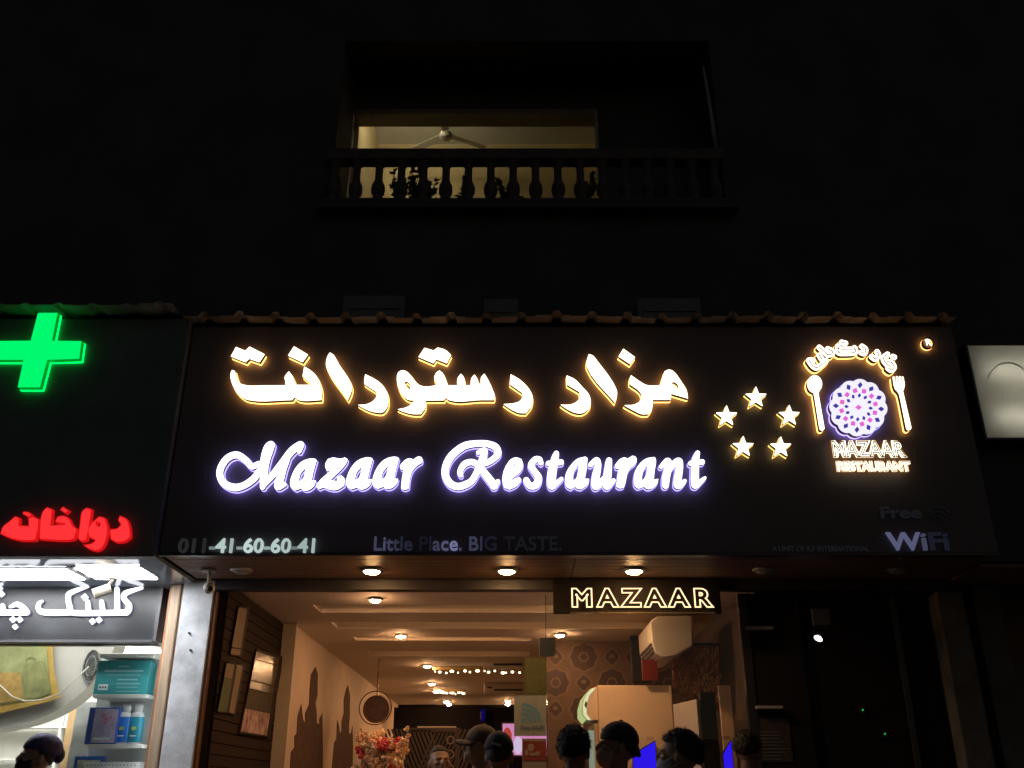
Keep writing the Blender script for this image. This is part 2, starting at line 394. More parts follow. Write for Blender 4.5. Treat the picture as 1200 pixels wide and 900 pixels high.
# plants on the balcony
leaf_m = mat('leaf', (0.05, 0.08, 0.035), 0.6, var=0.4, vscale=20); pot_m = mat('pot', (0.2, 0.1, 0.06), 0.8, var=0.2)
def plant(px, top, wid, label, n=60, seed=0, lw=0.022):
    rnd = random.Random(seed); Yp = YR+0.22; c = P(px, 238, Yp); c.z = zb; h = P(px, top, Yp).z-zb
    t = thing('potted_plant', c, label, 'plant', 'potted plants behind the balusters')
    MB().lathe(c, [(0.06, 0.001), (0.085, 0.13), (0.092, 0.14), (0.092, 0.16), (0.075, 0.16)], 14).build('pot', pot_m, t, True)
    st = MB(); lf = MB()
    for i in range(7):
        a = rnd.uniform(0, 6.28); tip = c+Vector((math.cos(a)*wid*rnd.uniform(.3, 1), math.sin(a)*0.1, h*rnd.uniform(.55, 1))); b = c+Vector((0, 0, 0.15))
        mid = b.lerp(tip, .5)+Vector((0, 0, 0.04)); st.tube([b, mid, tip], [0.006, 0.005, 0.003], 5)
        for j in range(n//7):
            p = b.lerp(tip, rnd.uniform(.3, 1.02)); d = Vector((rnd.uniform(-1, 1), rnd.uniform(-.6, .6), rnd.uniform(-.3, .8))).normalized(); L = rnd.uniform(.05, .09)
            sd = d.cross(Vector((rnd.uniform(-.3, .3), 1, rnd.uniform(-.3, .3)))).normalized()*lw
            lf.add([p, p+d*L*.4+sd, p+d*L, p+d*L*.4-sd], [(0, 1, 2, 3)])
    st.build('stem', leaf_m, t); stuff(lf.build('leaves', leaf_m, t))
plant(462, 196, 0.1, 'sparse potted plant in the third gap of the balustrade', 35, 1)
plant(484, 190, 0.16, 'densest bushy potted plant left of centre on the balcony', 150, 2)
plant(503, 205, 0.12, 'low potted plant just right of the bushiest one', 60, 3)
plant(541, 210, 0.07, 'small upright potted plant behind the balusters below the fan', 45, 4)
plant(594, 213, 0.16, 'wide low potted plant near the middle of the balustrade', 110, 5)
plant(691, 196, 0.1, 'potted plant with broad leaves at the right end of the lit gaps', 30, 6, 0.04)
# cloth hanging at the right of the balcony
cm = mat('pale_cloth', (0.42, 0.42, 0.38), 0.9, var=0.2)
mb = MB(); Yc = YW+0.1
pl = [(824, 78), (828, 100), (832, 125), (836, 150), (840, 176)]; wds = [1.2, 2.0, 2.4, 2.8, 3.2]
mb.tube([P(x, y, Yc-0.03) for x, y in pl], [w*0.0095 for w in wds], 10)
tag(mb.build('rolled_blind', cm, None, True), 'pale rolled blind hanging at the right edge of the balcony', 'blind')
# dim boxes on the roof behind the sheet edge
ub = mat('box_grey', (0.2, 0.21, 0.21), 0.6, var=0.15)
for a, b, t_, lab in ((402, 475, 346, 'widest dim grey metal box on the canopy roof'), (567, 607, 350, 'small dim grey metal box in the middle of the canopy roof'), (746, 820, 349, 'dim grey metal box on the canopy roof right of centre')):
    x0, z1 = bounds(a, t_, 7.9); x1 = bounds(b, t_, 7.9)[0]; e = thing('utility_box', ((x0+x1)/2, 8.1, 4.86), lab, 'box', 'metal boxes on the canopy roof')
    bevel(MB().box(x0, x1, 7.9, 8.3, 4.862, z1).build('casing', ub, e), 0.01)
    for i in range(5):
        zz0 = z1-0.05-(i+1)*0.1
        if zz0 > 4.9: B('louvre', ub, e, x0+0.05, x1-0.05, 7.885, 7.899, zz0, zz0+0.06)

# ---- canopy roof: ribbed metal sheets over both signboards
sheet_m = mat('ribbed_sheet', (0.16, 0.14, 0.125), 0.7, metal=0.0, var=0.45, vscale=5, bump=0.15)
def ribbed(name, x0, n, pitch, y0, y1, z0, parent, slope, m, rib=.042):
    for i in range(n):
        xa = x0+i*pitch; pr = [(0, 0), (0.13, 0), (0.155, rib), (0.195, rib), (0.22, 0), (pitch, 0)]
        pr = [(a*pitch/0.285, b) for a, b in pr[:-1]]+[(pitch-0.001, 0)]; th = 0.006
        jz = random.uniform(-0.006, 0.006); jy = random.uniform(-0.02, 0.02); vs = []
        for y, dz in ((y0+jy, jz), (y1, slope)):
            vs += [(xa+a, y, z0+b+dz) for a, b in pr] + [(xa+a, y, z0+b+dz-th) for a, b in pr]
        k = len(pr); fs = []
        for j in range(k-1): fs += [(j, j+1, 2*k+j+1, 2*k+j), (k+j, 3*k+j, 3*k+j+1, k+j+1), (j, k+j, k+j+1, j+1), (2*k+j, 2*k+j+1, 3*k+j+1, 3*k+j)]
        fs += [(0, 2*k, 3*k, k), (k-1, 2*k-1, 4*k-1, 3*k-1)]
        MB().add(vs, fs).build(name, m, parent)
zt_s = P(600, 372, YS-0.1).z
roof = thing('canopy_roof', (0.5, 7.4, zt_s), 'ribbed metal sheet roof edge above the main signboard', 'roof')
ribbed('roof_sheet', XL-0.05, 22, 0.2815, YS-0.12, 9.0, zt_s, roof, 0.22, sheet_m)
zt_p = P(100, 360, YS-0.2).z
roof2 = thing('canopy_roof', (-4.6, 7.4, zt_p), 'ribbed metal sheet roof edge above the dark pharmacy signboard', 'roof')
ribbed('roof_sheet', XL-0.1-0.265*16, 16, 0.265, YS-0.26, 9.0, zt_p, roof2, 0.22, sheet_m, .016)

# ================================================================== main signboard
panel_m = mat('sign_panel', (0.125, 0.105, 0.11), 0.42, var=0.12, vscale=2.0, bump=0.03, bscale=3)
sign = thing('restaurant_signboard', ((XL+XR)/2, YS, ZS), 'large black signboard with glowing gold Persian and white script lettering', 'signboard')
bevel(MB().box(XL, XR, YS, YS+0.05, ZS+0.012, zt_s-0.03).build('panel', panel_m, sign), 0.004)
B('bottom_edge', mat('edge_metal', (0.08, 0.07, 0.07), 0.4, metal=0.6), sign, XL, XR, YS-0.012, YS+0.05, ZS-0.012, ZS+0.0105)
W_FACE = emis('warm_face', (1.0, 0.90, 0.70), 2.6); W_HALO = emis('warm_halo', (1.0, 0.45, 0.11), 4.2); RET = mat('letter_return', (0.03, 0.02, 0.015), 0.5)
C_FACE = emis('cool_face', (0.86, 0.88, 1.0), 2.4); C_HALO = emis('cool_halo', (0.34, 0.27, 1.0), 2.8)
def gold(*sh): return channel_letter(sign, sh, YS, W_FACE, RET, W_HALO)
def cool(*sh): return channel_letter(sign, sh, YS, C_FACE, RET, C_HALO, depth=0.075)
A = lambda pts: ('p', zz(260, 395, .1, pts)); Bz = lambda pts: ('p', zz(370, 395, .1, pts)); Cz = lambda pts, k='p': (k, zz(460, 400, .1, pts))
Dz = lambda pts: ('p', zz(560, 400, .1, pts)); Ez = lambda pts: ('p', zz(640, 400, .1, pts)); Fz = lambda pts, k='p': (k, zz(720, 400, .1, pts))
gold(A([(165,115),(275,160),(325,112),(500,200),(440,293),(318,250),(278,293),(105,225)]))
gold(A([(845,108),(1008,205),(945,292),(775,215)]))
gold(A([(120,385),(150,395),(170,470),(205,535),(260,560),(500,566),(745,565),(745,520),(735,470),(785,400),(815,440),(865,560),(1060,560),(1010,515),(945,460),(965,345),(1040,390),(1110,460),(1155,560),(1170,650),(1165,735),(900,735),(845,700),(825,735),(310,735),(240,705),(170,640),(125,560),(100,460),(106,410)]))
gold(Bz([(165,180),(205,205),(260,300),(420,570),(415,640),(375,735),(125,350),(120,300),(140,220)]))
RE = [(580,435),(690,490),(780,560),(840,660),(850,740),(830,830),(780,880),(700,880),(600,850),(495,795),(600,785),(670,750),(715,690),(712,640),(570,550),(570,490)]
gold(Bz(RE))
gold(Cz([(110,340),(160,350),(210,395),(320,515),(500,515),(525,500),(490,430),(510,370),(550,340),(590,375),(650,515),(765,515),(760,440),(800,378),(835,420),(855,515),(915,515),(925,430),(960,388),(990,430),(1015,500),(1040,490),(1035,430),(1075,378),(1115,440),(1170,560),(1200,650),(1190,685),(1035,685),(660,685),(625,655),(605,688),(385,690),(380,780),(330,850),(240,850),(150,830),(60,795),(180,765),(265,690),(180,680),(110,620),(65,520),(50,430),(70,360)]), Cz([(130,480),(165,465),(205,500),(212,575),(180,550)], 'h'))
gold(Cz([(375,75),(480,108),(530,72),(620,100),(685,160),(635,255),(510,205),(480,255),(305,180)]))
gold(Dz([(385,385),(480,440),(560,510),(620,590),(645,670),(625,760),(560,840),(480,835),(390,795),(300,735),(420,725),(490,700),(525,650),(520,600),(375,500)]))
gold(Ez([(240,398),(330,440),(430,540),(500,620),(522,700),(505,780),(420,840),(340,835),(260,800),(170,742),(290,738),(355,710),(395,660),(390,590),(245,505)]))
gold(Ez([(500,150),(545,165),(600,230),(810,530),(832,600),(805,715),(480,300),(475,240)]))
gold(Ez([(905,85),(1042,185),(985,265),(850,175)]))
gold(Fz([(195,395),(270,450),(380,512),(540,515),(560,440),(590,350),(640,330),(690,350),(790,480),(845,570),(862,668),(665,610),(660,682),(448,682),(440,790),(400,850),(320,850),(230,810),(115,748),(240,738),(300,700),(320,640),(300,590),(180,500),(180,440)]), Fz([(660,490),(700,470),(740,500),(760,575)], 'h'))
# English script
G = lambda pts: ('s', zz(245, 505, .1, pts)); Hh = lambda pts, k='p', dx=0, dy=0: (k, zz(340+dx, 505+dy, .1, pts))
I_ = lambda pts: ('p', zz(410, 505, .1, pts)); J = lambda pts, k='s': (k, zz(510, 505, .1, pts)); K = lambda pts, k='s': (k, zz(600, 505, .1, pts)); Lz = lambda pts, k='s': (k, zz(720, 505, .1, pts))
cool(G([(580,375,24),(500,415,34),(430,340,36),(320,278,38),(200,330,38),(125,470,38),(160,600,40),(280,660,42),(400,640,38),(520,560,38),(600,450,36),(645,360,40)]),
     G([(725,160,42),(700,200,58),(665,300,56),(645,420,48),(640,560,44),(625,655,30)]), G([(630,645,26),(740,520,34),(860,370,40),(960,240,42),(1045,172,40),(1078,160,34),(1055,235,26)]),
     G([(905,330,40),(860,440,46),(830,560,46),(805,650,40),(880,625,26)]))
AA = [(285,325),(310,340),(270,480),(250,580),(300,580),(280,640),(200,695),(150,690),(130,670),(60,695),(10,660),(0,600),(20,520),(60,440),(120,370),(200,330)]; AH = [(185,425),(150,560),(110,590),(100,580),(120,500)]
for dx, dy in ((0, 0), (65.7, -1.3), (96.5, -2.0)): cool(Hh(AA, 'p', dx, dy), Hh(AH, 'h', dx, dy))
cool(Hh([(640,310),(672,330),(660,370),(470,575),(550,590),(550,540),(600,520),(640,560),(630,640),(540,690),(440,680),(390,660),(340,680),(310,660),(325,610),(470,470),(430,465),(410,400),(440,330),(500,312),(600,325)]))
cool(I_([(850,330),(845,370),(780,410),(730,470),(700,570),(690,670),(640,688),(600,670),(610,560),(630,450),(600,450),(585,410),(640,345),(700,320),(745,335),(800,300),(835,305)]))
cool(J([(300,515,26),(290,470,30),(340,390,36),(420,362,34),(490,390,36),(560,470,40),(680,620,44),(690,640,38),(735,590,25)]),
     J([(490,480,36),(430,580,36),(350,630,40),(260,650,40),(170,610,42),(115,500,40),(140,370,42),(220,260,42),(350,170,40),(500,145,36),(620,150,36),(710,190,40),(735,260,38),(690,320,34),(610,370,32),(530,390,28)]),
     J([(505,250,24),(580,222,28),(560,310,40),(530,400,42),(490,480,36)]))
cool(J([(950,310),(1010,330),(1030,400),(1000,470),(900,560),(900,580),(985,540),(1010,570),(960,640),(870,685),(810,660),(790,580),(800,480),(840,390),(890,330)], 'p'), J([(915,385),(940,390),(930,415),(912,410)], 'h'))
cool(K([(340,372,28),(320,332,32),(270,335,34),(222,400,34),(265,475,36),(312,550,40),(280,630,42),(210,640,36),(168,575,34)]))
cool(K([(520,262,30),(500,330,42),(470,480,50),(460,610,48),(480,645,34),(580,560,22)]), K([(425,378,28),(575,365,32)]))
cool(K([(860,300),(885,320),(870,460),(850,560),(905,560),(890,620),(810,680),(760,670),(740,650),(690,682),(640,650),(625,580),(640,480),(690,400),(760,330)], 'p'), K([(770,400),(785,420),(750,560),(715,580),(720,490)], 'h'))
cool(K([(920,395,26),(990,340,32),(1010,400,36),(985,520,44),(975,630,42),(1000,640,40),(1080,560,32)]), K([(1138,345,34),(1125,480,44),(1110,610,45),(1120,640,42),(1190,580,24)]))
cool(Lz([(260,330),(250,380),(180,440),(150,500),(130,600),(110,660),(60,670),(25,650),(40,520),(55,440),(20,440),(5,400),(60,335),(120,310),(155,325),(210,290),(245,300)], 'p'))
cool(Lz([(470,305),(485,330),(470,470),(460,570),(515,560),(500,620),(410,680),(370,670),(350,650),(280,675),(240,640),(230,560),(250,460),(300,380),(370,325)], 'p'), Lz([(370,405),(385,430),(350,560),(320,580),(330,490)], 'h'))
cool(Lz([(548,415,24),(620,350,34),(635,400,38),(605,550,44),(600,635,38)]), Lz([(612,500,26),(690,390,34),(755,352,38),(765,420,40),(745,560,44),(740,630,42),(770,630,38),(825,585,22)]))
cool(Lz([(975,258,28),(950,350,42),(945,480,46),(945,600,45),(960,630,38),(1060,550,18)]), Lz([(895,378,28),(1030,362,30)]))
# stars
for (cx, cy) in ((886, 465.5), (851.5, 487.5), (925, 487), (871, 523.5), (915, 524)):
    pts = []
    for k in range(10):
        r = 13.2 if k % 2 == 0 else 5.6; a = -math.pi/2+k*math.pi/5; pts.append((cx+r*math.cos(a)*1.0, cy+r*math.sin(a)*0.98))
    channel_letter(sign, [('P', pts)], YS, W_FACE, RET, emis('star_halo', (1.0, 0.62, 0.16), 1.8), name='star', depth=0.08)
# spoon, fork, medallion, arched lettering
channel_letter(sign, [('p', [(954.8+8.6*math.cos(a), 450+10.2*math.sin(a)) for a in [k*math.pi/8 for k in range(16)]]), ('s', [(955.5, 455, 3.2), (957, 464, 2.6), (963.3, 501.5, 2.9)])], YS, W_FACE, RET, W_HALO, name='spoon')
f8 = lambda pts: zz(930, 440, .13333, pts)
channel_letter(sign, [('P', f8([(872,12),(887,8),(894,58),(902,58),(901,6),(915,6),(920,56),(928,56),(926,6),(940,6),(948,54),(955,50),(952,8),(966,12),(978,80),(968,125),(950,150),(925,150),(895,122),(880,80)])), ('s', [(1054.5, 457, 3.2), (1057, 464, 2.5), (1065, 501, 3.0)])], YS, W_FACE, RET, W_HALO, name='fork')
mc = (1006, 477.5); outl = []
for k in range(144):
    a = 2*math.pi*k/144; r = 31.2+2.9*abs(math.cos(6*(a-R(-86))))**0.7*1.0; outl.append((mc[0]+r*math.cos(a), mc[1]+r*math.sin(a)*0.985))
med = channel_letter(sign, [('P', outl)], YS, emis('medallion_face', (.80, .78, 1.0), 1.15), RET, C_HALO, name='medallion', depth=0.085)
PINK = emis('pink_gel', (0.80, 0.13, 0.62), 1.0); BLUE = emis('blue_gel', (0.07, 0.05, 0.42), 0.8)
for ring, (r, off, n, sz, m) in {'p': (20.2, -101.5, 12, 2.8, PINK), 'b': (26.6, -86, 12, 3.0, BLUE), 'i': (14.2, -86, 12, 2.2, BLUE), 'c': (0, 0, 1, 3.2, PINK)}.items():
    for k in range(n):
        a = R(off+30*k); cx, cy = mc[0]+r*math.cos(a), mc[1]+r*math.sin(a)*.985
        el = 1.25 if ring != 'p' else 1.0; q = [(sz*el, 0), (0.3, sz*.95), (-sz*el, 0), (-0.3, -sz*.95)] if ring != 'p' else [(sz, sz*.7), (-sz*.7, sz), (-sz, -sz*.7), (sz*.7, -sz)]
        pts = [(cx+x*math.cos(a)-y*math.sin(a), cy+x*math.sin(a)+y*math.cos(a)) for x, y in q]
        MB().prism([[(lambda v: (v.x, v.z))(P(x, y, YS-.085)) for x, y in pts]], YS-.0885, YS-.0855).build('gel_inset', m, med)
f7 = lambda pts, r: ('s', [(935+x*.11667, 390+y*.11667, r) for x, y in pts])
INK = mat('letter_ink', (0.10, 0.07, 0.05), 0.6)
words = [[[(110,275),(150,330),(200,348),(285,280)], [(135,270),(150,275)], [(215,225),(245,270)]], [[(215,145),(300,222)], [(300,160),(345,185),(340,215),(300,215)]],
         [[(430,205),(572,198),(568,150)], [(400,150),(430,165),(570,165)], [(440,95),(480,105)], [(400,135),(405,190),(430,205)]], [[(645,135),(680,165),(672,205),(638,198)]], [[(795,190),(810,225),(780,262),(742,238)]],
         [[(900,215),(860,250),(880,300),(930,340)], [(890,290),(940,300),(968,345),(940,375),(905,350)], [(955,238),(970,245)]]]
for w in words:
    o = channel_letter(sign, [f7(s_, 3.0) for s_ in w], YS, W_FACE, RET, W_HALO)
    F = field([f7(s_, 0.55) for s_ in w], step=0.3)
    MB().prism(loops_at(F, 0, YS-.085), YS-.088, YS-.0855).build('ink_line', INK, o)
# MAZAAR / RESTAURANT under the medallion: pale thickened plates with dark outlines
def plate_text(s, xl, xr, yt, yb, off):
    for lo, ha, ou in zip(lettering(sign, s, xl, xr, yt, yb, YS-.075, .0035, W_FACE, off), lettering(sign, s, xl, xr, yt, yb, YS-.02, .009, emis('plate_halo', (1.0, .5, .14), 1.3), off, 'x'), lettering(sign, s, xl, xr, yt, yb, YS-.083, .002, INK, 0.0, 'x', tube=0.026)):
        ha.name = 'halo_light'; ou.name = 'ink_outline'
        for c in (ha, ou): c.parent = lo
    for b_ in lettering(sign, s, xl, xr, yt, yb, YS-.066, .0035, RET, off+.004, 'x'): b_.name = 'glow_block'  # dark plate added to block the white faces' rear glow
plate_text('MAZAAR', 977, 1063, 516.5, 536, 0.075)
plate_text('RESTAURANT', 981, 1068, 540.5, 552.5, 0.07)
# registered mark
channel_letter(sign, [('s', [(1088+6.6*math.cos(a), 401.5+6.4*math.sin(a), 0.6) for a in [k*math.pi/8 for k in range(17)]])], YS, mat('ring_dark', (0.1, 0.06, 0.03), 0.5), RET, W_HALO, depth=0.05, halo_px=.1, name='ring_mark')
lettering(sign, 'R', 1086, 1091.5, 397.5, 404.5, YS-.05, .004, W_FACE, 0.0)
# small lettering along the bottom, faint emission set letter by letter
def dim(k, cool_=True): return emis('dim_%03d_%d' % (int(k*100), cool_), (0.75, 0.95, 0.92) if cool_ else (0.5, 0.52, 0.95), k)
FAINT1 = emis('faint_letter', (.9, .95, 1.0), .022); FAINT2 = emis('fainter_letter', (.8, .8, 1.0), .011)
ph = [FAINT1, FAINT1, FAINT1, dim(.22), dim(.6), dim(.45), dim(.3), dim(.7), dim(.6), dim(.4), dim(.62), dim(.55), dim(.2), dim(.45), dim(.5)]
lettering(sign, '011-41-60-60-41', 208, 368, 631, 648, YS-.02, .012, ph, 0.014)
sl = 'LittlePlace.BIGTASTE.'; sv = [.09, .12, .09, .06, .035, .03, .015, .02, .08, .16, .3, .1, .08, .05, .02, 0, 0, 0, 0, 0, 0]
lettering(sign, 'Little Place. BIG TASTE.', 438, 658, 629, 645, YS-.02, .012, [dim(v, False) if v else FAINT2 for v in sv], 0.006)
lettering(sign, 'Free', 1033, 1080, 594, 607, YS-.02, .012, FAINT2, 0.01)
lettering(sign, 'WiFi', 1041, 1113, 624, 645, YS-.02, .012, [dim(.18, False), dim(.1, False), dim(.02, False), dim(.02, False)], 0.015)
lettering(sign, 'A UNIT OF R.F INTERNATIONAL', 905, 1019, 640, 646, YS-.015, .006, FAINT2, 0.01)
# wifi arcs on the board beside the word Free
for r in (6, 11, 16):
    F = field([('s', [(1100+r*math.cos(R(a)), 610-r*math.sin(R(a)), 1.1) for a in range(35, 146, 22)])], step=.5)
    MB().prism(loops_at(F, 0, YS-.02), YS-.02, YS-.005).build('wifi_arc', emis('faint_arc', (.8, .8, 1.0), .005), sign)

# ================================================================== soffit under the signboard
wood = mat('soffit_wood', (0.19, 0.105, 0.065), 0.55, spec=.3, var=0.35, vscale=5, stretch=(0.6, 9, 9), bump=0.12, bscale=12)
sof = struct(MB().box(XL, XR, YS+0.052, 7.7, ZS+0.03, ZS+0.05).build('soffit', mat('soffit_core', (0.04, 0.03, 0.03), 0.9)))
npl = 7; y0 = YS+0.056; dy = (7.66-y0)/npl; xs = [XL+0.01, P(672, 660, 7.2).x, XR-0.01]; proto = None
for i in range(npl):
    for j in range(2):
        bevel(MB().box(xs[j]+.002, xs[j+1]-.002, y0+i*dy+.003, y0+(i+1)*dy-.003, ZS, ZS+0.0285).build('plank', wood, sof), 0.003, 1)
hdr = mat('header_dark', (0.035, 0.03, 0.035), 0.5, var=0.2)
zh = P(600, 691, 7.67).z
tag(bevel(MB().box(-2.42, XR, 7.67, 7.78, zh, ZS-0.001).build('header_beam', hdr), 0.004), 'dark header beam across the top of the restaurant opening', 'beam')
# downlights in the soffit
rim_m = mat('rim_metal', (0.45, 0.42, 0.38), 0.35, metal=0.7); LAMP = emis('lamp_warm', (1.0, 0.55, 0.22), 180.0); DEAD = mat('dead_lens', (0.35, 0.33, 0.30), 0.3)
def downlight(pos, r, lit, label, group, z, em=None):
    t = thing('downlight', (pos[0], pos[1], z), label, 'downlight', group); c = (pos[0], pos[1], z)
    MB().lathe((c[0], c[1], z-0.022), [(r*0.72, 0.006), (r*1.05, 0.0), (r*1.3, 0.012), (r*1.32, 0.021), (r*0.7, 0.021)], 22).build('rim', rim_m, t, True)
    MB().lathe((c[0], c[1], z-0.04), [(r*0.25, 0), (r*0.65, 0.006), (r*0.9, 0.016), (r*0.96, 0.028)], 22).build('lens', (em or LAMP) if lit else DEAD, t, True)
for px, lit, lab in ((283, 0, 'leftmost soffit downlight, unlit, above the phone number end'), (436, 1, 'leftmost of the three lit soffit downlights'), (594, 1, 'middle of the three lit soffit downlights'), (743, 1, 'lit soffit downlight right above the outlined letters'), (895, 0, 'unlit soffit downlight just right of the lit ones'), (1052, 0, 'rightmost soffit downlight, unlit, by the dark pillar')):
    q = Pz(px, 667, ZS); downlight((q.x, q.y), 0.068, lit, lab, 'downlights in the soffit', ZS)

# ================================================================== restaurant interior
XW, XE, YBK = -2.25, 2.05, 19.6
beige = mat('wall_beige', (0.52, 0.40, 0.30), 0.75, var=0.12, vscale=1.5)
ceilm = mat('ceiling_paint', (0.62, 0.54, 0.46), 0.75, var=0.06, vscale=1.2)
darkw = mat('back_dark', (0.006, 0.005, 0.005), 0.9, spec=.04)
struct(MB().box(-2.42, XE+0.1, 7.9, YBK, -0.118, 0.0).build('restaurant_floor', mat('floor_tile', (0.42, 0.34, 0.27), 0.35, var=0.15, vscale=2)))
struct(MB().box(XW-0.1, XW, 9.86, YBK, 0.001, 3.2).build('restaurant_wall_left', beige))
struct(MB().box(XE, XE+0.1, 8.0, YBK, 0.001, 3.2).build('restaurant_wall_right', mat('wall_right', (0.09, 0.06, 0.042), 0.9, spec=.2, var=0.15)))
struct(MB().box(XW-0.1, XE+0.1, YBK+.002, YBK+0.1, 0, 3.2).build('restaurant_wall_back', darkw))
ce = struct(MB().box(-2.45, XE-.002, 7.8, YBK, 3.10, 3.14).build('restaurant_ceiling', ceilm))
trays = [(8.82, 9.23, -1.85, 1.75), (9.78, 10.2, -1.85, 1.75), (10.8, 11.05, -1.78, 0.22), (11.93, 12.4, -1.78, 0.22)]
COVE = emis('cove_led', (1.0, 0.52, 0.24), 4.0)
y = 7.79
for (a, b, u, v) in trays:
    MB().box(-2.44, XE-.003, y, a, ZS, 3.099).build('ceiling_panel', ceilm, ce)
    MB().box(-2.44, u, a+.001, b-.001, ZS, 3.099).build('ceiling_panel', ceilm, ce); MB().box(v, XE-.003, a+.001, b-.001, ZS, 3.099).build('ceiling_panel', ceilm, ce)
    MB().box(u+.05, v-.05, a+.003, a+.02, 3.05, 3.07).build('cove_strip', COVE, ce); y = b
MB().box(-2.44, XE-.003, y, YBK-.001, ZS, 3.099).build('ceiling_panel', ceilm, ce)
# ceiling lamps
ILAMP = emis('lamp_inner', (1.0, 0.53, 0.245), 540.0)
spots = [(440, 701), (696, 704), (470, 743.5), (656, 742.5), (501, 779), (506, 800), (511, 809), (518, 809), (523, 821), (526, 829), (595, 820), (595, 825.5)]  # second entry is an added, unseen lamp that brightens the cooler side
nm = ['nearest', 'neon board\'s nearest', 'second nearest', 'right hand', 'third nearest', 'fourth nearest', 'fifth', 'sixth', 'seventh', 'farthest', 'far right', 'farthest right']
for (px, py), n_ in zip(spots, nm):
    q = Pz(px, py, ZS)
    if q.y > YBK-.3: q = Vector((q.x*(YBK-.3)/q.y, YBK-.3, ZS))
    downlight((q.x, q.y), 0.05, 1, '%s lit downlight in the brown restaurant ceiling' % n_, 'downlights in the restaurant ceiling', ZS, ILAMP)
# strings of sparkling bulbs
BULB = emis('bulb', (1.0, 0.75, 0.42), 8.0)
for x0, x1, yy, n, lab in ((507, 612, 787, 15, 'nearer sparkling light string across the restaurant ceiling'), (519, 545, 812, 8, 'short far light string across the restaurant ceiling')):
    a, b = Pz(x0, yy, 2.93), Pz(x1, yy, 2.93); t = thing('light_string', a, lab, 'light string')
    B('rail', mat('brass', (0.35, 0.25, 0.12), 0.4, metal=0.8), t, a.x, b.x, a.y-.04, a.y+.04, 2.95, 2.99)
    for i in range(n):
        u = (i+random.uniform(.2, .8))/n; MB().ellipsoid((a.x+(b.x-a.x)*u, a.y-.02, 2.925+random.uniform(-.02, .015)), ((.008, .02, .014, .028)[i % 4], .012, (.010, .016, .012, .014)[i*7 % 4]), 8, 6).build('bulb', BULB, t, True)
# ceiling-hung air conditioners deep inside
acm = mat('ac_plastic', (0.62, 0.56, 0.48), 0.45); slot = mat('ac_slot', (0.02, 0.02, 0.02), 0.6)
for px0, px1, p0, p1, Y, lab in ((566, 616, 768, 783, 13.0, 'nearer wall air conditioner deep inside the restaurant'), (567, 616, 800, 812, 15.5, 'farther wall air conditioner deep inside the restaurant')):
    a, b = P(px0, p0, Y), P(px1, p1, Y); t = thing('air_conditioner', ((a.x+b.x)/2, Y, b.z), lab, 'air conditioner', 'indoor air conditioners')
    bevel(MB().box(a.x, b.x, Y, Y+.22, b.z, a.z).build('body', acm, t), .02); h = a.z-b.z
    B('air_slot', slot, t, a.x+.25*(b.x-a.x), b.x-.05, Y-.004, Y-.0005, b.z+.2*h, b.z+.38*h); B('display', slot, t, a.x+.08*(b.x-a.x), a.x+.2*(b.x-a.x), Y-.004, Y-.0005, b.z+.45*h, b.z+.6*h)
# dark slatted wall at the left of the entrance
slat_m = mat('dark_slat', (0.024, 0.014, 0.010), 0.85, spec=.1, var=0.35, vscale=4, stretch=(8, .6, 8), bump=0.1)
dwall = struct(MB().box(-2.42, -2.36, 7.79, 9.8, 0.001, ZS-.001).build('entrance_wall', mat('slat_back', (0.02, 0.015, 0.012), 0.8)))
pr = None
for k in range(34):
    z = 0.02+k*0.0872
    if pr is None: pr = bevel(MB().box(-2.359, -2.335, 7.795, 9.795, z, z+.082).build('slat', slat_m, dwall), .003, 1)
    else: c = pr.copy(); COL.objects.link(c); c.location = pr.location+Vector((0, 0, k*0.0872))
tag(bevel(MB().box(-2.41, -2.2, 9.801, 9.858, 0.001, ZS-.002).build('corner_trim', mat('trim_beige', (0.50, 0.42, 0.32), .6, var=.1)), .004), 'pale beige corner trim at the end of the dark slatted wall', 'trim')
# menu boards on the slatted wall (flat printed boards in dark frames)
def wallpoly(name, pts, X, th, m, parent):
    q = [Px(x, y, X) for x, y in pts]; n = len(q); s = 1 if X < 0 else -1
    vs = [(X+s*th, p.y, p.z) for p in q]+[(X, p.y, p.z) for p in q]
    return MB().add(vs, [tuple(range(n)), tuple(range(n, 2*n))[::-1]]+[(i, (i+1) % n, n+(i+1) % n, n+i) for i in range(n)]).build(name, m, parent)
frm = mat('menu_frame', (0.02, 0.014, 0.01), 0.7, spec=.15)
MX = -2.334
def menu(pts, cells, label, hl=None):
    q = [Px(x, y, MX) for x, y in pts]; t = thing('menu_board', (MX, sum(p.y for p in q)/4, min(p.z for p in q)), label, 'menu board', 'boards on the slatted wall')
    cx = sum(p[0] for p in pts)/4; cy = sum(p[1] for p in pts)/4
    wallpoly('frame', [(cx+(x-cx)*1.12, cy+(y-cy)*1.03) for x, y in pts], MX, .018, frm, t)
    (a, b, c, d) = [np.array(p, float) for p in pts]
    for (u0, u1, v0, v1, m) in cells:
        f = lambda u, v: (a*(1-u)+b*u)*(1-v)+(d*(1-u)+c*u)*v
        wallpoly('sheet', [tuple(f(u0, v0)), tuple(f(u1, v0)), tuple(f(u1, v1)), tuple(f(u0, v1))], MX+.0185, .003, m, t)
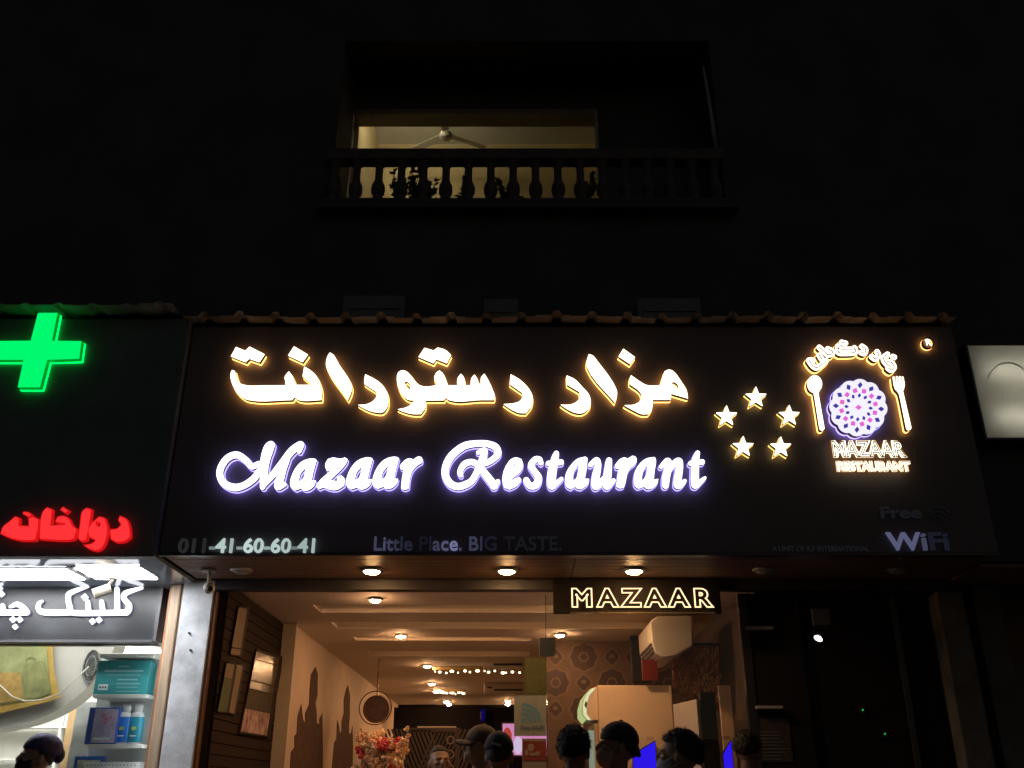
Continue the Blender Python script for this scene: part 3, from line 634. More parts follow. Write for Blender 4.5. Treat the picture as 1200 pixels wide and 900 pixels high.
pa = mat('menu_paper', (0.18, 0.13, 0.085), .7, spec=.15, var=.2, vscale=9); pg = mat('menu_green', (0.08, 0.095, 0.05), .7, spec=.15, var=.2, vscale=9); ppk = mat('menu_pink', (0.22, 0.07, 0.07), .7, spec=.15, var=.7, vscale=11, col2=(0.55, 0.38, 0.36)); gold_p = mat('menu_gold', (0.06, 0.03, 0.012), .2, var=.4, vscale=6); ink_p = mat('menu_ink', (0.06, 0.045, 0.025), .7, spec=.15, var=.8, vscale=30, stretch=(1, 1, 3))
menu([(279.5, 711), (289.5, 713), (281, 768.5), (269.5, 767)], [(.02, .98, .01, .84, pa), (.02, .98, .87, .99, pa)], 'tall narrow pale menu board, highest on the slatted wall')
menu([(265.5, 776.5), (274.5, 778.5), (265.5, 835), (254.5, 834)], [(.02, .98, .01, .3, pa), (.02, .98, .31, .99, pg)], 'narrow greenish menu board nearest the white pillar')
menu([(277.5, 778), (284.5, 780), (274, 837), (267.5, 835.5)], [(.02, .98, .01, .99, pa)], 'narrowest tan menu board right of the greenish one')
menu([(299.5, 762), (327.5, 771), (313, 863), (281, 858)], [(.03, .97, .01, .1, gold_p), (.03, .97, .11, .36, gold_p), (.03, .97, .37, .46, gold_p), (.03, .97, .47, .7, ink_p), (.03, .97, .71, .99, ppk)], 'large glossy menu poster with a pink photo at its foot')
# minaret silhouettes on the left wall
dec = mat('decal_brown', (0.085, 0.05, 0.038), 0.9, spec=.1, var=.3, vscale=10)
f9 = lambda pts: zz(330, 780, .13333, pts)
for pts, lab in (([(295,10),(315,70),(312,260),(295,330),(305,420),(305,500),(330,520),(330,470),(355,420),(360,740),(355,1100),(60,1100),(80,760),(110,720),(110,620),(130,600),(140,440),(170,340),(185,470),(205,510),(205,420),(240,340),(245,200),(255,80)], 'larger brown minaret silhouette on the left restaurant wall'),
                 ([(580,170),(598,260),(597,440),(590,520),(590,600),(610,590),(620,530),(625,700),(620,1000),(430,1000),(440,900),(460,680),(480,640),(485,480),(500,520),(510,590),(525,580),(525,490),(545,420),(545,300),(560,230)], 'smaller brown minaret silhouette deeper on the left restaurant wall')):
    q = [Px(x, y, XW) for x, y in f9(pts)]; me = MB(); n = len(q)
    tr = tessellate_polygon([[Vector((p.y, p.z, 0)) for p in q]])
    me.add([(XW+.006, p.y, p.z) for p in q]+[(XW+.0005, p.y, p.z) for p in q], [tuple(t) for t in tr]+[(i, (i+1) % n, n+(i+1) % n, n+i) for i in range(n)])
    tag(me.build('wall_decal', dec), lab, 'decal', 'minaret decals on the wall')
# round hanging plaque
q = P(441, 831, 12.6); rr = 14*12.4/FPX
t = thing('round_plaque', (q.x, q.y, q.z-rr), 'round dark hanging plaque with a double ring at the back left', 'plaque')
def ring(c, r, w, yy, m, name, n=28):
    mb = MB(); mb.tube([(c.x+r*math.cos(2*math.pi*k/n), c.y+yy, c.z+r*math.sin(2*math.pi*k/n)) for k in range(n+1)], w, 6, False); return mb.build(name, m, t, True)
brz = mat('bronze', (0.16, 0.09, 0.06), .35, metal=.5, var=.3)
ring(q, rr, .014, 0, brz, 'rim'); ring(q+Vector((-.02, 0, .02)), rr*1.3, .008, .05, brz, 'outer_ring')
MB().prism([[(q.x+rr*.98*math.cos(2*math.pi*k/28), q.z+rr*.98*math.sin(2*math.pi*k/28)) for k in range(28)]], q.y+.01, q.y+.03).build('disc', mat('plaque_disc', (.10, .055, .045), .3, var=.5, vscale=14, bump=.4), t)
MB().tube([(q.x, q.y, q.z+rr), (q.x, q.y, ZS)], .008, 6).build('hanger', brz, t)
# bouquet on a stand
bc = P(449, 905, 8.55); bt = thing('flower_arrangement', (bc.x, bc.y, 0.002), 'tall arrangement of cream and red flowers inside the entrance', 'flowers')
MB().lathe((bc.x, bc.y, 0.002), [(.2, 0), (.2, .03), (.05, .06), (.05, .95), (.14, .98), (.14, 1.0)], 20).build('stand', brz, bt, True)
MB().lathe((bc.x, bc.y, 1.003), [(.07, 0), (.11, .12), (.08, .25), (.09, .3), (.075, .3)], 20).build('vase', mat('vase', (.3, .18, .1), .3), bt, True)
fcs = [mat('petal_cream', (.80, .55, .32), .6, var=.25, vscale=30), mat('petal_peach', (.78, .42, .26), .6, var=.25, vscale=30), mat('petal_red', (.55, .05, .06), .5, var=.3, vscale=30)]
rnd = random.Random(4)
for i in range(44):
    top = P(rnd.uniform(418, 482), 0, 8.55); u = rnd.uniform(-1, 1); px = 449+u*33; py = 857+abs(u)*6+rnd.uniform(0, 1)**1.3*52 if i > 9 else (862, 860, 857, 868, 861, 875, 872, 858, 880, 866)[i]
    if i <= 9: px = (419, 429, 449, 421, 425, 440, 460, 477, 452, 474)[i]
    tip = P(px, py, 8.55+rnd.uniform(-.12, .12)); b = Vector((bc.x+rnd.uniform(-.04, .04), bc.y, 1.28)); red = (i > 12 and rnd.random() < .4)
    sp = MB(); sp.smooth = True; sp.mi = 0; sp.tube([b, b.lerp(tip, .6)+Vector((0, 0, .04)), tip], [.005, .004, .003], 5)
    for j in range(26 if not red else 16):
        u = rnd.uniform(.55, 1.03) if not red else rnd.uniform(.86, 1.02); c = b.lerp(tip, u)+Vector((rnd.gauss(0, .02), rnd.gauss(0, .02), rnd.gauss(0, .015))); sp.mi = 3 if red else rnd.choice((1, 1, 2)); r = rnd.uniform(.010, .019)*(1.25 if red else 1)
        for k in range(4):
            a = k*1.57+rnd.random(); sp.ellipsoid(c+Vector((math.cos(a)*r*.6, rnd.uniform(-.5, .5)*r, math.sin(a)*r*.6)), (r*.75, r*.5, r*.55), 5, 4)
    sp.build('flower_spray', [leaf_m]+fcs, bt)
# lattice screen, shelf, dark bulkhead at the back
YL = 12.2
a, b = P(478, 858, YL), P(534, 940, YL); t = thing('lattice_screen', ((a.x+b.x)/2, YL, .001), 'dark pierced lattice screen at the back left of the restaurant', 'screen')
lat = mat('lattice_wood', (.05, .03, .025), .5); pal = mat('lattice_light', (.22, .17, .13), .6)
B('frame', lat, t, a.x-.06, b.x+.03, YL, YL+.05, .001, .7); B('stile', lat, t, b.x-.02, b.x+.03, YL, YL+.05, .701, a.z+.05); B('stile', lat, t, a.x-.06, a.x, YL, YL+.05, .701, a.z+.05); B('top_rail', lat, t, a.x+.001, b.x-.021, YL, YL+.05, a.z, a.z+.05)
for i in range(12):
    for s in (1, -1):
        x = a.x+(b.x-a.x)*(i+.5)/12; hgt = (a.z-.7); MB().obox((x, YL+.02+.012*s, .7+hgt/2), .012, .008, hgt/2*1.15, Matrix.Rotation(R(24*s), 3, 'Y')).build('lattice_bar', lat, t)
for i in range(5):
    zc = a.z-.09-i*.16; MB().prism([[(b.x-.08+.05*math.cos(k*math.pi/8), zc+.05*math.sin(k*math.pi/8)) for k in range(16)], [(b.x-.08+.036*math.cos(k*math.pi/8), zc+.036*math.sin(k*math.pi/8)) for k in range(16)]], YL-.01, YL-.001).build('lattice_rosette', pal, t)
s0, s1 = P(489, 855, 12.6), P(534, 851, 12.6)
tag(bevel(MB().box(s0.x, s1.x, 12.6, 12.75, s0.z, s1.z).build('shelf', mat('shelf_pale', (.6, .5, .4), .5)), .004), 'pale narrow shelf edge above the lattice screen', 'shelf')
d0, d1 = P(462, 829, 17.5), P(640, 870, 17.5)
struct(MB().box(d0.x, d1.x, 17.5, 17.8, 0.9, d0.z).build('rear_partition', darkw))
bl = P(566, 838, 17.4); t = thing('blue_lamp', (bl.x, 17.4, bl.z), 'small deep blue lamp on the dark rear partition', 'lamp')
MB().tube([(bl.x, 17.38, bl.z-.1), (bl.x, 17.38, bl.z+.1)], .03, 8).build('tube', emis('blue_tube', (.02, .02, .8), .12), t); B('bracket', lat, t, bl.x-.05, bl.x+.05, 17.42, 17.495, bl.z-.06, bl.z+.06)
# television
YT = 11.6
a, b = P(589, 848, YT), P(668, 885, YT); t = thing('television', ((a.x+b.x)/2, YT, b.z), 'bright pink television screen behind the waiting people', 'television')
bevel(MB().box(a.x-.02, b.x+.02, YT, YT+.05, b.z-.02, a.z+.02).build('housing', mat('tv_black', (.01, .01, .01), .3), t), .006)
w = b.x-a.x; h = a.z-b.z
B('screen', emis('screen_pink', (.78, .30, .58), .75), t, a.x, b.x, YT-.004, YT-.0005, b.z, a.z)
for k, (u0, u1, v0, v1, c, s) in enumerate(((.0, .14, .3, .88, (.6, .07, .05), .7), (.16, .3, .02, .6, (.75, .6, .85), .8), (.68, .8, .1, .52, (.85, .28, .05), .7), (.62, .7, .05, .25, (.35, .05, .04), .6), (.8, .97, .5, .95, (.85, .4, .6), .8))):
    MB().prism([[(a.x+w*(u0+(u1-u0)*(.5+.5*math.cos(j*.524+.2))), b.z+h*(v0+(v1-v0)*(.5+.5*math.sin(j*.524+.2)))) for j in range(12)]], YT-.007-.001*k, YT-.0045).build('picture_patch', emis('scr%d' % k, c, s), t)
# ---- glass front with notices
YG = 7.86
gx0, gx1 = P(641, 800, YG).x, P(873, 800, YG).x
gl = thing('shop_window', ((gx0+gx1)/2, YG, .001), 'clear glass shopfront pane right of the open doorway', 'window')
B('pane', glass('pane_glass'), gl, gx0, gx1, YG, YG+.01, .05, zh-.002)
alu = mat('dark_frame', (.03, .028, .03), .35, metal=.3)
B('jamb', alu, gl, gx1+.001, gx1+.07, YG-.03, YG+.04, .001, zh-.002); B('sill', alu, gl, gx0, gx1, YG-.02, YG+.03, .001, .049); B('edge_strip', alu, gl, gx0-.006, gx0-.0005, YG-.002, YG+.012, .05, zh-.002)
def notice(x0, x1, y0, y1, label, m, Y=YG-.006, cat='notice'):
    a, b = P(x0, y0, Y), P(x1, y1, Y); t = thing('notice', ((a.x+b.x)/2, Y, b.z), label, cat, 'notices on the glass')
    B('sheet', m, t, a.x, b.x, Y, Y+.003, b.z, a.z); return t, a, b
note_w = mat('notice_white', (.27, .28, .25), .6, var=.1); prt = mat('notice_print', (.10, .16, .20), .6)
t, a, b = notice(602.5, 640.3, 815, 862.5, 'white Free Wi-Fi notice with blue arcs on the glass', note_w)
for r in (8.5, 14, 19.5):
    F = field([('s', [(613+r*math.cos(R(g)), 845-r*math.sin(R(g)), 1.7) for g in range(0, 91, 15)])], step=.5)
    MB().prism(loops_at(F, 0, YG-.007), YG-.0085, YG-.0065).build('wifi_arc', mat('arc_blue', (.10, .26, .36), .6), t)
MB().prism([[(lambda v: (v.x, v.z))(P(614+3*math.cos(k*.785), 843.5+3*math.sin(k*.785), YG-.007)) for k in range(8)]], YG-.0085, YG-.0065).build('wifi_dot', MATS['arc_blue'], t)
lettering(t, 'Free Wi-Fi', 610, 636.5, 849.5, 855.5, YG-.008, .0015, prt, .012)
t, a, b = notice(611.8, 641, 865.5, 930, 'cream notice with a large red panel below the Wi-Fi notice', mat('notice_cream', (.24, .20, .15), .6, var=.1))
c0, c1 = P(612.8, 868.5, YG-.009), P(640.3, 891.5, YG-.009); B('red_panel', mat('notice_red', (.20, .03, .022), .6, var=.25), t, c0.x, c1.x, YG-.009, YG-.0065, c1.z, c0.z)
for k, (x, y, rx, ry_) in enumerate(((622, 876, 4, 5), (617, 882, 2, 4), (630, 883, 3, 3), (624, 884, 5, 2))):
    MB().prism([[(lambda v: (v.x, v.z))(P(x+rx*math.cos(j*.9), y+ry_*math.sin(j*.9), YG-.009)) for j in range(7)]], YG-.011-.0005*k, YG-.0092).build('print_blot', mat('blot', (.28, .2, .15), .6), t)
t, a, b = notice(614.5, 641, 771, 814, 'olive green handwritten notice above the Wi-Fi notice', mat('notice_olive', (.085, .085, .025), .6, var=.12))
for k in range(8):
    c0, c1 = P(617, 791+k*2.7, YG-.008), P(617+random.uniform(14, 22), 791.9+k*2.7, YG-.008); B('writing_line', mat('olive_ink', (.16, .15, .04), .6), t, c0.x, c1.x, YG-.008, YG-.0063, c1.z, c0.z)
t, a, b = notice(632.5, 651, 747.5, 769.5, 'small dark blue notice at the top of the glass edge', mat('notice_blue', (.03, .036, .05), .5, var=.1))
B('holder_edge', mat('holder', (.2, .2, .2), .4), t, a.x-.006, a.x-.0005, YG-.008, YG-.002, b.z, a.z)
# outlined neon board
YM = 7.60
a, b = P(648, 679, YM), P(846, 718.5, YM); nb = thing('neon_board', ((a.x+b.x)/2, YM, b.z), 'black board with six outlined warm neon letters below the soffit', 'sign')
bevel(MB().box(a.x, b.x, YM, YM+.05, b.z, a.z).build('board', mat('neon_back', (.012, .009, .008), .75, spec=.15, var=.2), nb), .004)
for ox in (a.x+.1, b.x-.1): MB().tube([(ox, YM+.02, a.z), (ox, YM+.02, ZS-.003)], .008, 8).build('hanger', alu, nb)
SPACING = 1.45
lettering(nb, 'MAZAAR', 670, 837.5, 689, 712, YM-.018, .0, emis('neon_warm', (1.0, .70, .36), 2.0), .045, 'neon_letter', tube=.026)
SPACING = 1.0
c0, c1 = P(668, 717.2, YM-.02), P(838, 718.4, YM-.02); B('bottom_lip', mat('lip_brass', (.4, .3, .18), .25, metal=.8), nb, c0.x, c1.x, YM-.03, YM-.0005, c1.z-.004, c0.z-.002)
# wallpaper partition: arched motifs standing proud of it
YP = 11.1
wp = mat('wallpaper_tan', (.10, .055, .034), .7, var=.25, vscale=6); wd = mat('wallpaper_dark', (.045, .022, .018), .7, var=.3, vscale=9); wr = mat('wallpaper_rim', (.14, .08, .05), .7)
px0 = P(640, 800, YP).x
part_ = struct(MB().box(px0, XE-.002, YP, YP+.12, .001, ZS-.001).build('wallpaper_partition', wp))
def motif(cx, cy, rx, ry2, m, n, lobes, amp, d):
    pts = [(cx+rx*(1+amp*math.cos(lobes*a))*math.cos(a), cy+ry2*(1+amp*math.cos(lobes*a))*math.sin(a)) for a in [2*math.pi*k/n for k in range(n)]]
    MB().prism([[(lambda v: (v.x, v.z))(P(x, y, YP)) for x, y in pts]], YP-d, YP-.0005).build('wallpaper_motif', m, part_)
for j, y in enumerate((770, 800, 831)):
    for i, x in enumerate((651, 684, 717, 750, 783, 816, 849)):
        big = (i+j) % 2 == 1
        if big: motif(x, y, 17, 17, wr, 40, 8, .04, .003); motif(x, y, 15, 15.5, wd, 40, 8, .06, .006); motif(x, y, 6, 6, wr, 24, 6, .1, .008); motif(x, y, 4.4, 4.4, wd, 24, 6, .1, .010)
        else: motif(x, y, 9, 10, wr, 24, 4, .12, .003); motif(x, y, 7.2, 8, wd, 24, 4, .12, .006); motif(x, y-1, 3, 2.2, wr, 16, 4, .1, .008)
# drinks cooler seen from its side
YC = 9.3
a, b = P(700, 803, YC), P(787, 806, YC); t = thing('drinks_cooler', ((a.x+b.x)/2, YC+.3, .002), 'tall pale drinks cooler, side on, with a lit curved header', 'cooler')
cw = mat('cooler_side', (.80, .58, .40), .4, var=.05); ztop = a.z
bevel(MB().box(a.x, b.x, YC, YC+.62, .06, ztop).build('cabinet', cw, t), .012)
B('plinth', alu, t, a.x+.02, b.x-.02, YC+.03, YC+.6, .002, .059)
hx = P(680, 820, YC).x; zl = P(690, 836, YC).z
prf = [(a.x-.003, ztop-.01), (a.x-.06, ztop-.03), (a.x-.12, ztop-.09), (a.x-.15, ztop-.18), (a.x-.15, ztop-.26), (a.x-.11, ztop-.31), (a.x-.003, ztop-.31)]
bevel(MB().prism([prf], YC+.012, YC+.60).build('header', cw, t), .004)
prf2 = [(x-.004, z) for x, z in prf[1:6]]
hd = MB(); n = len(prf2)
hd.add([(x, YC+.02, z) for x, z in prf2]+[(x, YC+.59, z) for x, z in prf2], [(i, i+1, n+i+1, n+i) for i in range(n-1)]); sol = hd.build('lit_header_panel', emis('header_lit', (.85, .95, .40), .6), t)
so = sol.modifiers.new('solid', 'SOLIDIFY'); so.thickness = .003; so.offset = 1
MB().prism([[(x+.012, z) for x, z in prf2]+[(x+.045, z) for x, z in prf2[::-1]]], YC+.004, YC+.0115).build('header_end_glow', emis('header_end', (.85, .9, .55), .9), t)
MB().prism([[(a.x-.115, ztop-.14), (a.x-.10, ztop-.16), (a.x-.112, ztop-.21), (a.x-.128, ztop-.18)]], YC+.001, YC+.0035).build('header_leaf', mat('leafprint', (.04, .12, .02), .5), t)
B('door_frame', mat('cooler_frame', (.08, .05, .04), .4), t, a.x-.14, a.x-.1, YC+.02, YC+.60, .1, ztop-.34)
B('door_glass', mat('cooler_glass', (.25, .32, .30), .15, emit=.25, ecol=(.55, .8, .72)), t, a.x-.098, a.x-.045, YC+.03, YC+.59, .14, ztop-.4)
B('side_strip', mat('cooler_strip', (.5, .35, .22), .4), t, a.x-.043, a.x-.005, YC+.005, YC+.61, .1, ztop-.34)
# added glowing panels stand in for blue light on the cooler and jamb
BLU = emis('blue_glow_panel', (.025, .006, .9), 1.0)
for x0, x1, y0, Y, lab in ((741, 771, 869, 9.22, 'added panel standing in for blue light on the pale cooler side'), (846, 862, 868, 9.1, 'narrow added panel standing in for blue light beside the right door jamb')):
    a, b = P(x0, y0, Y), P(x1, 930, Y); t = thing('blue_glow_panel', ((a.x+b.x)/2, Y, .003), lab, 'display', 'added blue glow panels')
    MB().prism([[(a.x, b.z-.3), (b.x, b.z-.3), (b.x, a.z), (a.x+.55*(b.x-a.x), a.z-.05), (a.x, a.z-.12)]], Y-.006, Y-.002).build('lit_face', BLU, t); MB().prism([[(a.x-.006, .003), (b.x+.006, .003), (b.x+.006, a.z+.01), (a.x+.55*(b.x-a.x), a.z-.04), (a.x-.006, a.z-.11)]], Y, Y+.03).build('case', alu, t); c0 = P(x0+26, y0-2, Y); B('cap', mat('cap_pale', (.6, .4, .3), .5), t, b.x-.07, b.x-.005, Y-.008, Y+.03, a.z+.011, a.z+.04)  # lit face of the added panel standing in for blue light
# door leaf, bead curtain, panels at the right
a = P(789, 818, 9.0); b2 = P(815, 806, 8.5)
door = MB(); door.add([(a.x, 9.05, .01), (b2.x, 8.5, .01), (b2.x+.03, 8.52, .01), (a.x+.03, 9.07, .01), (a.x, 9.05, 2.14), (b2.x, 8.5, 2.14), (b2.x+.03, 8.52, 2.14), (a.x+.03, 9.07, 2.14)], [(0, 3, 2, 1), (4, 5, 6, 7), (0, 1, 5, 4), (1, 2, 6, 5), (2, 3, 7, 6), (3, 0, 4, 7)])
tag(bevel(door.build('door_leaf', mat('door_grey', (.5, .44, .38), .5, var=.08)), .004), 'pale grey door leaf standing open right of the cooler', 'door')
x0, x1 = P(816, 840, 8.52).x, P(840, 840, 8.52).x
tag(bevel(MB().box(x0+.045, x1, 8.52, 8.6, .01, 2.2).build('door_post', mat('post_black', (.02, .015, .015), .4)), .004), 'black door post between the door leaf and the beige panel', 'post')
x0, x1 = P(845, 840, 9.2).x, min(P(878, 840, 9.2).x, XE-.003); z1 = P(850, 803, 9.2).z
tag(bevel(MB().box(x0, x1, 9.2, 9.24, .01, z1).build('wall_panel', mat('panel_beige', (.85, .62, .42), .6, var=.06)), .004), 'plain beige wall panel beside the right door jamb', 'panel')
ct = thing('bead_curtain', (P(820, 800, 9.6).x, 9.6, 1.9), 'shimmering brown bead curtain hanging right of the air conditioner', 'curtain')
bead = mat('bead', (.45, .22, .10), .2, metal=.6, var=.5, vscale=30); rnd = random.Random(9)
for k in range(26):
    px = 789+k*2.4; zt0 = P(px, 758, 9.6).z; zb0 = P(px, 806+26*math.sin(min(1, k/18)*1.6)+rnd.uniform(-4, 4), 9.6).z; x = P(px, 790, 9.6).x; mb = MB(); n = 24
    mb.tube([(x+rnd.uniform(-.004, .004)+.006*math.sin(j*1.3+k), 9.6+.01*math.cos(j+k), zt0+(zb0-zt0)*j/n) for j in range(n+1)], [.006+.005*((j+k) % 2) for j in range(n+1)], 6); mb.build('bead_strand', bead, ct, True)
B('curtain_rail', alu, ct, P(786, 757, 9.6).x, P(853, 757, 9.6).x, 9.57, 9.63, P(800, 757, 9.6).z, P(800, 754, 9.6).z)
# air conditioner on the right wall, end on
a = P(760, 722, 8.85); b = P(812, 774, 8.85); t = thing('air_conditioner', ((a.x+b.x)/2, 9.2, b.z), 'cream wall air conditioner seen end on above the cooler', 'air conditioner')
e = [(762, 728), (770, 722), (812, 722), (812, 757), (793, 768), (776, 770), (769, 766), (764, 752)]
MB_ = MB().prism([[(lambda v: (v.x, v.z))(P(x, y, 8.85)) for x, y in e]], 8.85, 9.75).build('body', acm, t); bevel(MB_, .012)
e2 = P(764, 752, 8.85); e3 = P(769, 766, 8.85)
for k in range(3):
    u = .15+k*.33; x = e2.x+(e3.x-e2.x)*u-.006; z = e2.z+(e3.z-e2.z)*u; MB().obox((x, 9.3, z), .004, .40, .010, Matrix.Rotation(R(-20), 3, 'Y')).build('louvre', slot, t)
B('red_tag', mat('tagred', (.16, .012, .01), .5), t, P(752, 772, 9.2).x, P(770, 772, 9.2).x, 9.2, 9.24, P(760, 797, 9.2).z, P(760, 773, 9.2).z)
dp = P(738, 745, 10.6); 
tag(bevel(MB().box(dp.x, dp.x+.22, 10.6, 10.66, P(740, 800, 10.6).z, dp.z).build('loudspeaker', mat('speaker_black', (.02, .018, .018), .6)), .015), 'black speaker box hanging left of the air conditioner', 'speaker')

# ================================================================== right of the doorway: dark closed frontage
dk = mat('dark_front', (.02, .017, .017), .85, spec=.15, var=.3, vscale=3)
fr = thing('closed_frontage', (2.6, YG, .001), 'dark closed shopfront between the doorway and the grey pillars', 'shopfront')
X0 = gx1+.072; X1 = P(1092, 760, YG).x
B('panel', dk, fr, X0, X0+.42, YG-.02, YG+.05, .001, zh-.002); B('panel', dk, fr, X0+.425, X1, YG+.02, YG+.07, .001, zh-.002)
B('mullion', mat('mull', (.05, .045, .04), .5), fr, P(1058, 800, YG).x, P(1064, 800, YG).x, YG-.01, YG+.0195, .001, zh-.002)
for k, (x0, x1, y) in enumerate(((874, 906, 736), (886, 917, 829))):
    a, b = P(x0, y-1.8, YG-.06), P(x1, y+1.8, YG-.06); B('ledge', mat('ledge_pale', (.42, .40, .37), .4), fr, a.x, b.x, YG-.08, YG-.0205, b.z, a.z, bev=.003)
nm_ = mat('menu_dark', (.05, .035, .03), .5)
a, b = P(886, 842, YG-.03), P(930, 893, YG-.03); t = thing('menu_board', ((a.x+b.x)/2, YG-.03, b.z), 'dim text board low on the dark closed frontage', 'menu board')
B('sheet', nm_, t, a.x, b.x, YG-.026, YG-.0205, b.z, a.z)
for k in range(9):
    c0, c1 = P(889, 857+k*4, YG-.03), P(889+random.uniform(24, 38), 858.2+k*4, YG-.03); B('writing_line', mat('grey_ink', (.16, .15, .14), .5), t, c0.x, c1.x, YG-.0285, YG-.0262, c1.z, c0.z)
# small white spot lamp on a bracket
q = P(958, 745.5, 7.55); t = thing('spot_lamp', (q.x, 7.55, q.z), 'small bright white spot lamp on the dark closed frontage', 'lamp')
MB().tube([q+Vector((0, 0, -.012)), q+Vector((0, .06, .05))], [.034, .02], 14).build('head', alu, t); MB().ellipsoid(q+Vector((0, -.012, -.02)), (.034, .014, .020), 14, 8, Matrix.Rotation(R(25), 3, 'Y')).build('bulb', emis('spot_white', (.9, .93, 1.0), 5.0), t, True)
c0, c1 = P(952, 713, 7.6), P(974, 733, 7.6); bevel(MB().box(c0.x, c1.x, 7.6, 7.66, c1.z, c0.z).build('driver_box', mat('driver', (.08, .07, .07), .4), t), .004); MB().tube([q+Vector((0, .05, .045)), (q.x+.02, 7.62, c1.z+.01)], .007, 6).build('arm', alu, t)
for px, py, lab in ((1011, 832, 'upper of two tiny green indicator lights in the dark frontage'), (1037, 860, 'lower of two tiny green indicator lights in the dark frontage')):
    q = P(px, py, YG); t = thing('indicator_light', (q.x, YG, q.z), lab, 'indicator', 'green indicator lights'); B('case', alu, t, q.x-.02, q.x+.02, YG+.002, YG+.0195, q.z-.03, q.z+.03); MB().ellipsoid((q.x, YG-.001, q.z), (.006, .004, .008), 8, 6, Matrix.Rotation(R(40), 3, 'Y')).build('led', emis('green_led', (.05, 1, .15), .5), t)
# grey pillars on the right
conc = mat('pillar_concrete', (.15, .135, .115), .85, var=.35, vscale=4, bump=.4, bscale=30)
def pillar(x0, x1, y0, y1, z1, m, label, name='pillar', bev=.012):
    return tag(bevel(MB().box(x0, x1, y0, y1, .001, z1).build(name, m), bev), label, 'pillar')
a = P(1096, 690, 7.72).x; b = P(1128, 690, 7.72).x
pillar(a, b, 7.72, 8.1, zh-.003, conc, 'nearer grey pillar right of the dark closed frontage')
a2 = P(1140, 700, 7.85).x; b3 = P(1172, 700, 7.85).x
pillar(a2, b3, 7.85, 8.2, ZS-.004, conc, 'farther grey pillar at the right edge beside the neighbouring shop')
# neighbouring shop at the right: lightbox and lintel
YN = 6.95
q = [P(1134, 405, YN), P(1262, 405, YN), P(1280, 513, YN), P(1156, 513, YN)]
x0, x1, z0, z1 = (q[0].x+q[3].x)/2, q[1].x, q[3].z, q[0].z
nbd = thing('neighbour_signboard', (x1, YN, ZS), 'dark fascia of the neighbouring shop at the right edge', 'fascia')
B('panel', mat('fascia_dark', (.03, .028, .03), .5, var=.2), nbd, XR+.02, XR+3, YN+.16, YN+.2, ZS+.02, zt_s-.1)
lb = thing('lightbox_sign', ((x0+x1)/2, YN, z0), 'pale glowing lightbox sign with a faint ring at the right edge', 'lightbox')
B('diffuser', translucent('lightbox_sheet', (.80, .78, .74), .3, .06, .35), lb, x0, x1, YN, YN+.006, z0, z1)
fm2 = mat('lb_frame', (.05, .05, .05), .4)
B('frame', fm2, lb, x0-.02, x0-.0005, YN-.005, YN+.13, z0-.02, z1+.02); B('frame', fm2, lb, x1+.0005, x1+.02, YN-.005, YN+.13, z0-.02, z1+.02); B('frame', fm2, lb, x0, x1, YN-.005, YN+.13, z0-.02, z0-.0005); B('frame', fm2, lb, x0, x1, YN-.005, YN+.13, z1+.0005, z1+.02)
B('back', mat('lb_back', (.75, .75, .72), .8), lb, x0, x1, YN+.12, YN+.13, z0, z1)
for u in (.22, .72):
    z = z0+(z1-z0)*u; MB().tube([(x0+.12, YN+.075, z), (x1-.1, YN+.075, z)], .013, 8).build('tube', emis('lb_tube', (1.0, .99, .84), 16.0), lb)
F = field([('s', [(1181+24*math.cos(R(g)), 449+24*math.sin(R(g)), .7) for g in range(-170, 1, 10)])], step=.4)
MB().prism(loops_at(F, 0, YN), YN-.003, YN-.0005).build('faint_ring', mat('ring_grey', (.72, .71, .66), .6), lb)
a = P(1122, 671, 7.3); struct(MB().box(XR+.02, XR+3, 7.15, 7.75, ZS-.02, ZS+.01).build('neighbour_soffit', mat('neighbour_wood', (.22, .12, .07), .5, var=.3, vscale=5)))
a = P(1183, 780, 8.3); tag(MB().box(a.x, a.x+2.5, 8.3, 8.4, .001, ZS-.022).build('side_wall', mat('brown_wall', (.20, .11, .06), .7, var=.3)), 'brown wall of the neighbouring shop at the right edge', 'wall')

# ================================================================== pharmacy at the left
YPH = 6.74; XPR = XL-.012
tealp = mat('teal_panel', (0.13, 0.155, 0.16), 0.5, var=.25, vscale=1.5)
ps = thing('pharmacy_signboard', (-4.5, YPH, ZS), 'dark teal signboard with a green cross and red Persian letters', 'signboard')
zp0 = P(100, 652, YPH).z
bevel(MB().box(-7.2, XPR, YPH, YPH+.1, zp0, zt_p-.03).build('panel', tealp, ps), .006)
f4 = lambda pts: zz(0, 340, .24444, pts)
GF = emis('green_face', (.0, 1.0, .17), .95); GS = mat('green_side', (.0, .30, .04), .4, emit=.24, ecol=(.0, 1, .06))
F = field([('P', f4([(180,107),(277,107),(250,240),(392,242),(380,330),(227,335),(192,467),(82,467),(110,335),(-58,335),(-46,242),(145,240)]))], step=.6)
lp = loops_at(F, 0, YPH-.07); cr = MB().prism(lp, YPH-.064, YPH-.02).build('cross', GS, ps); MB().prism(loops_at(F, -.6, YPH-.07), YPH-.07, YPH-.0645).build('face', GF, cr)
MB().prism(loops_at(F, .4, YPH-.07), YPH-.019, YPH-.003).build('halo_light', emis('green_halo', (0, 1, .1), 3.0), cr)
RF = emis('red_face', (1.0, .035, .04), 1.0); RS = mat('red_side', (.45, .01, .01), .4, emit=.55, ecol=(1, .01, .012)); RL = emis('red_core', (1.0, .02, .03), .45)
f5 = lambda pts, k='p': (k, zz(0, 580, .13333, pts))
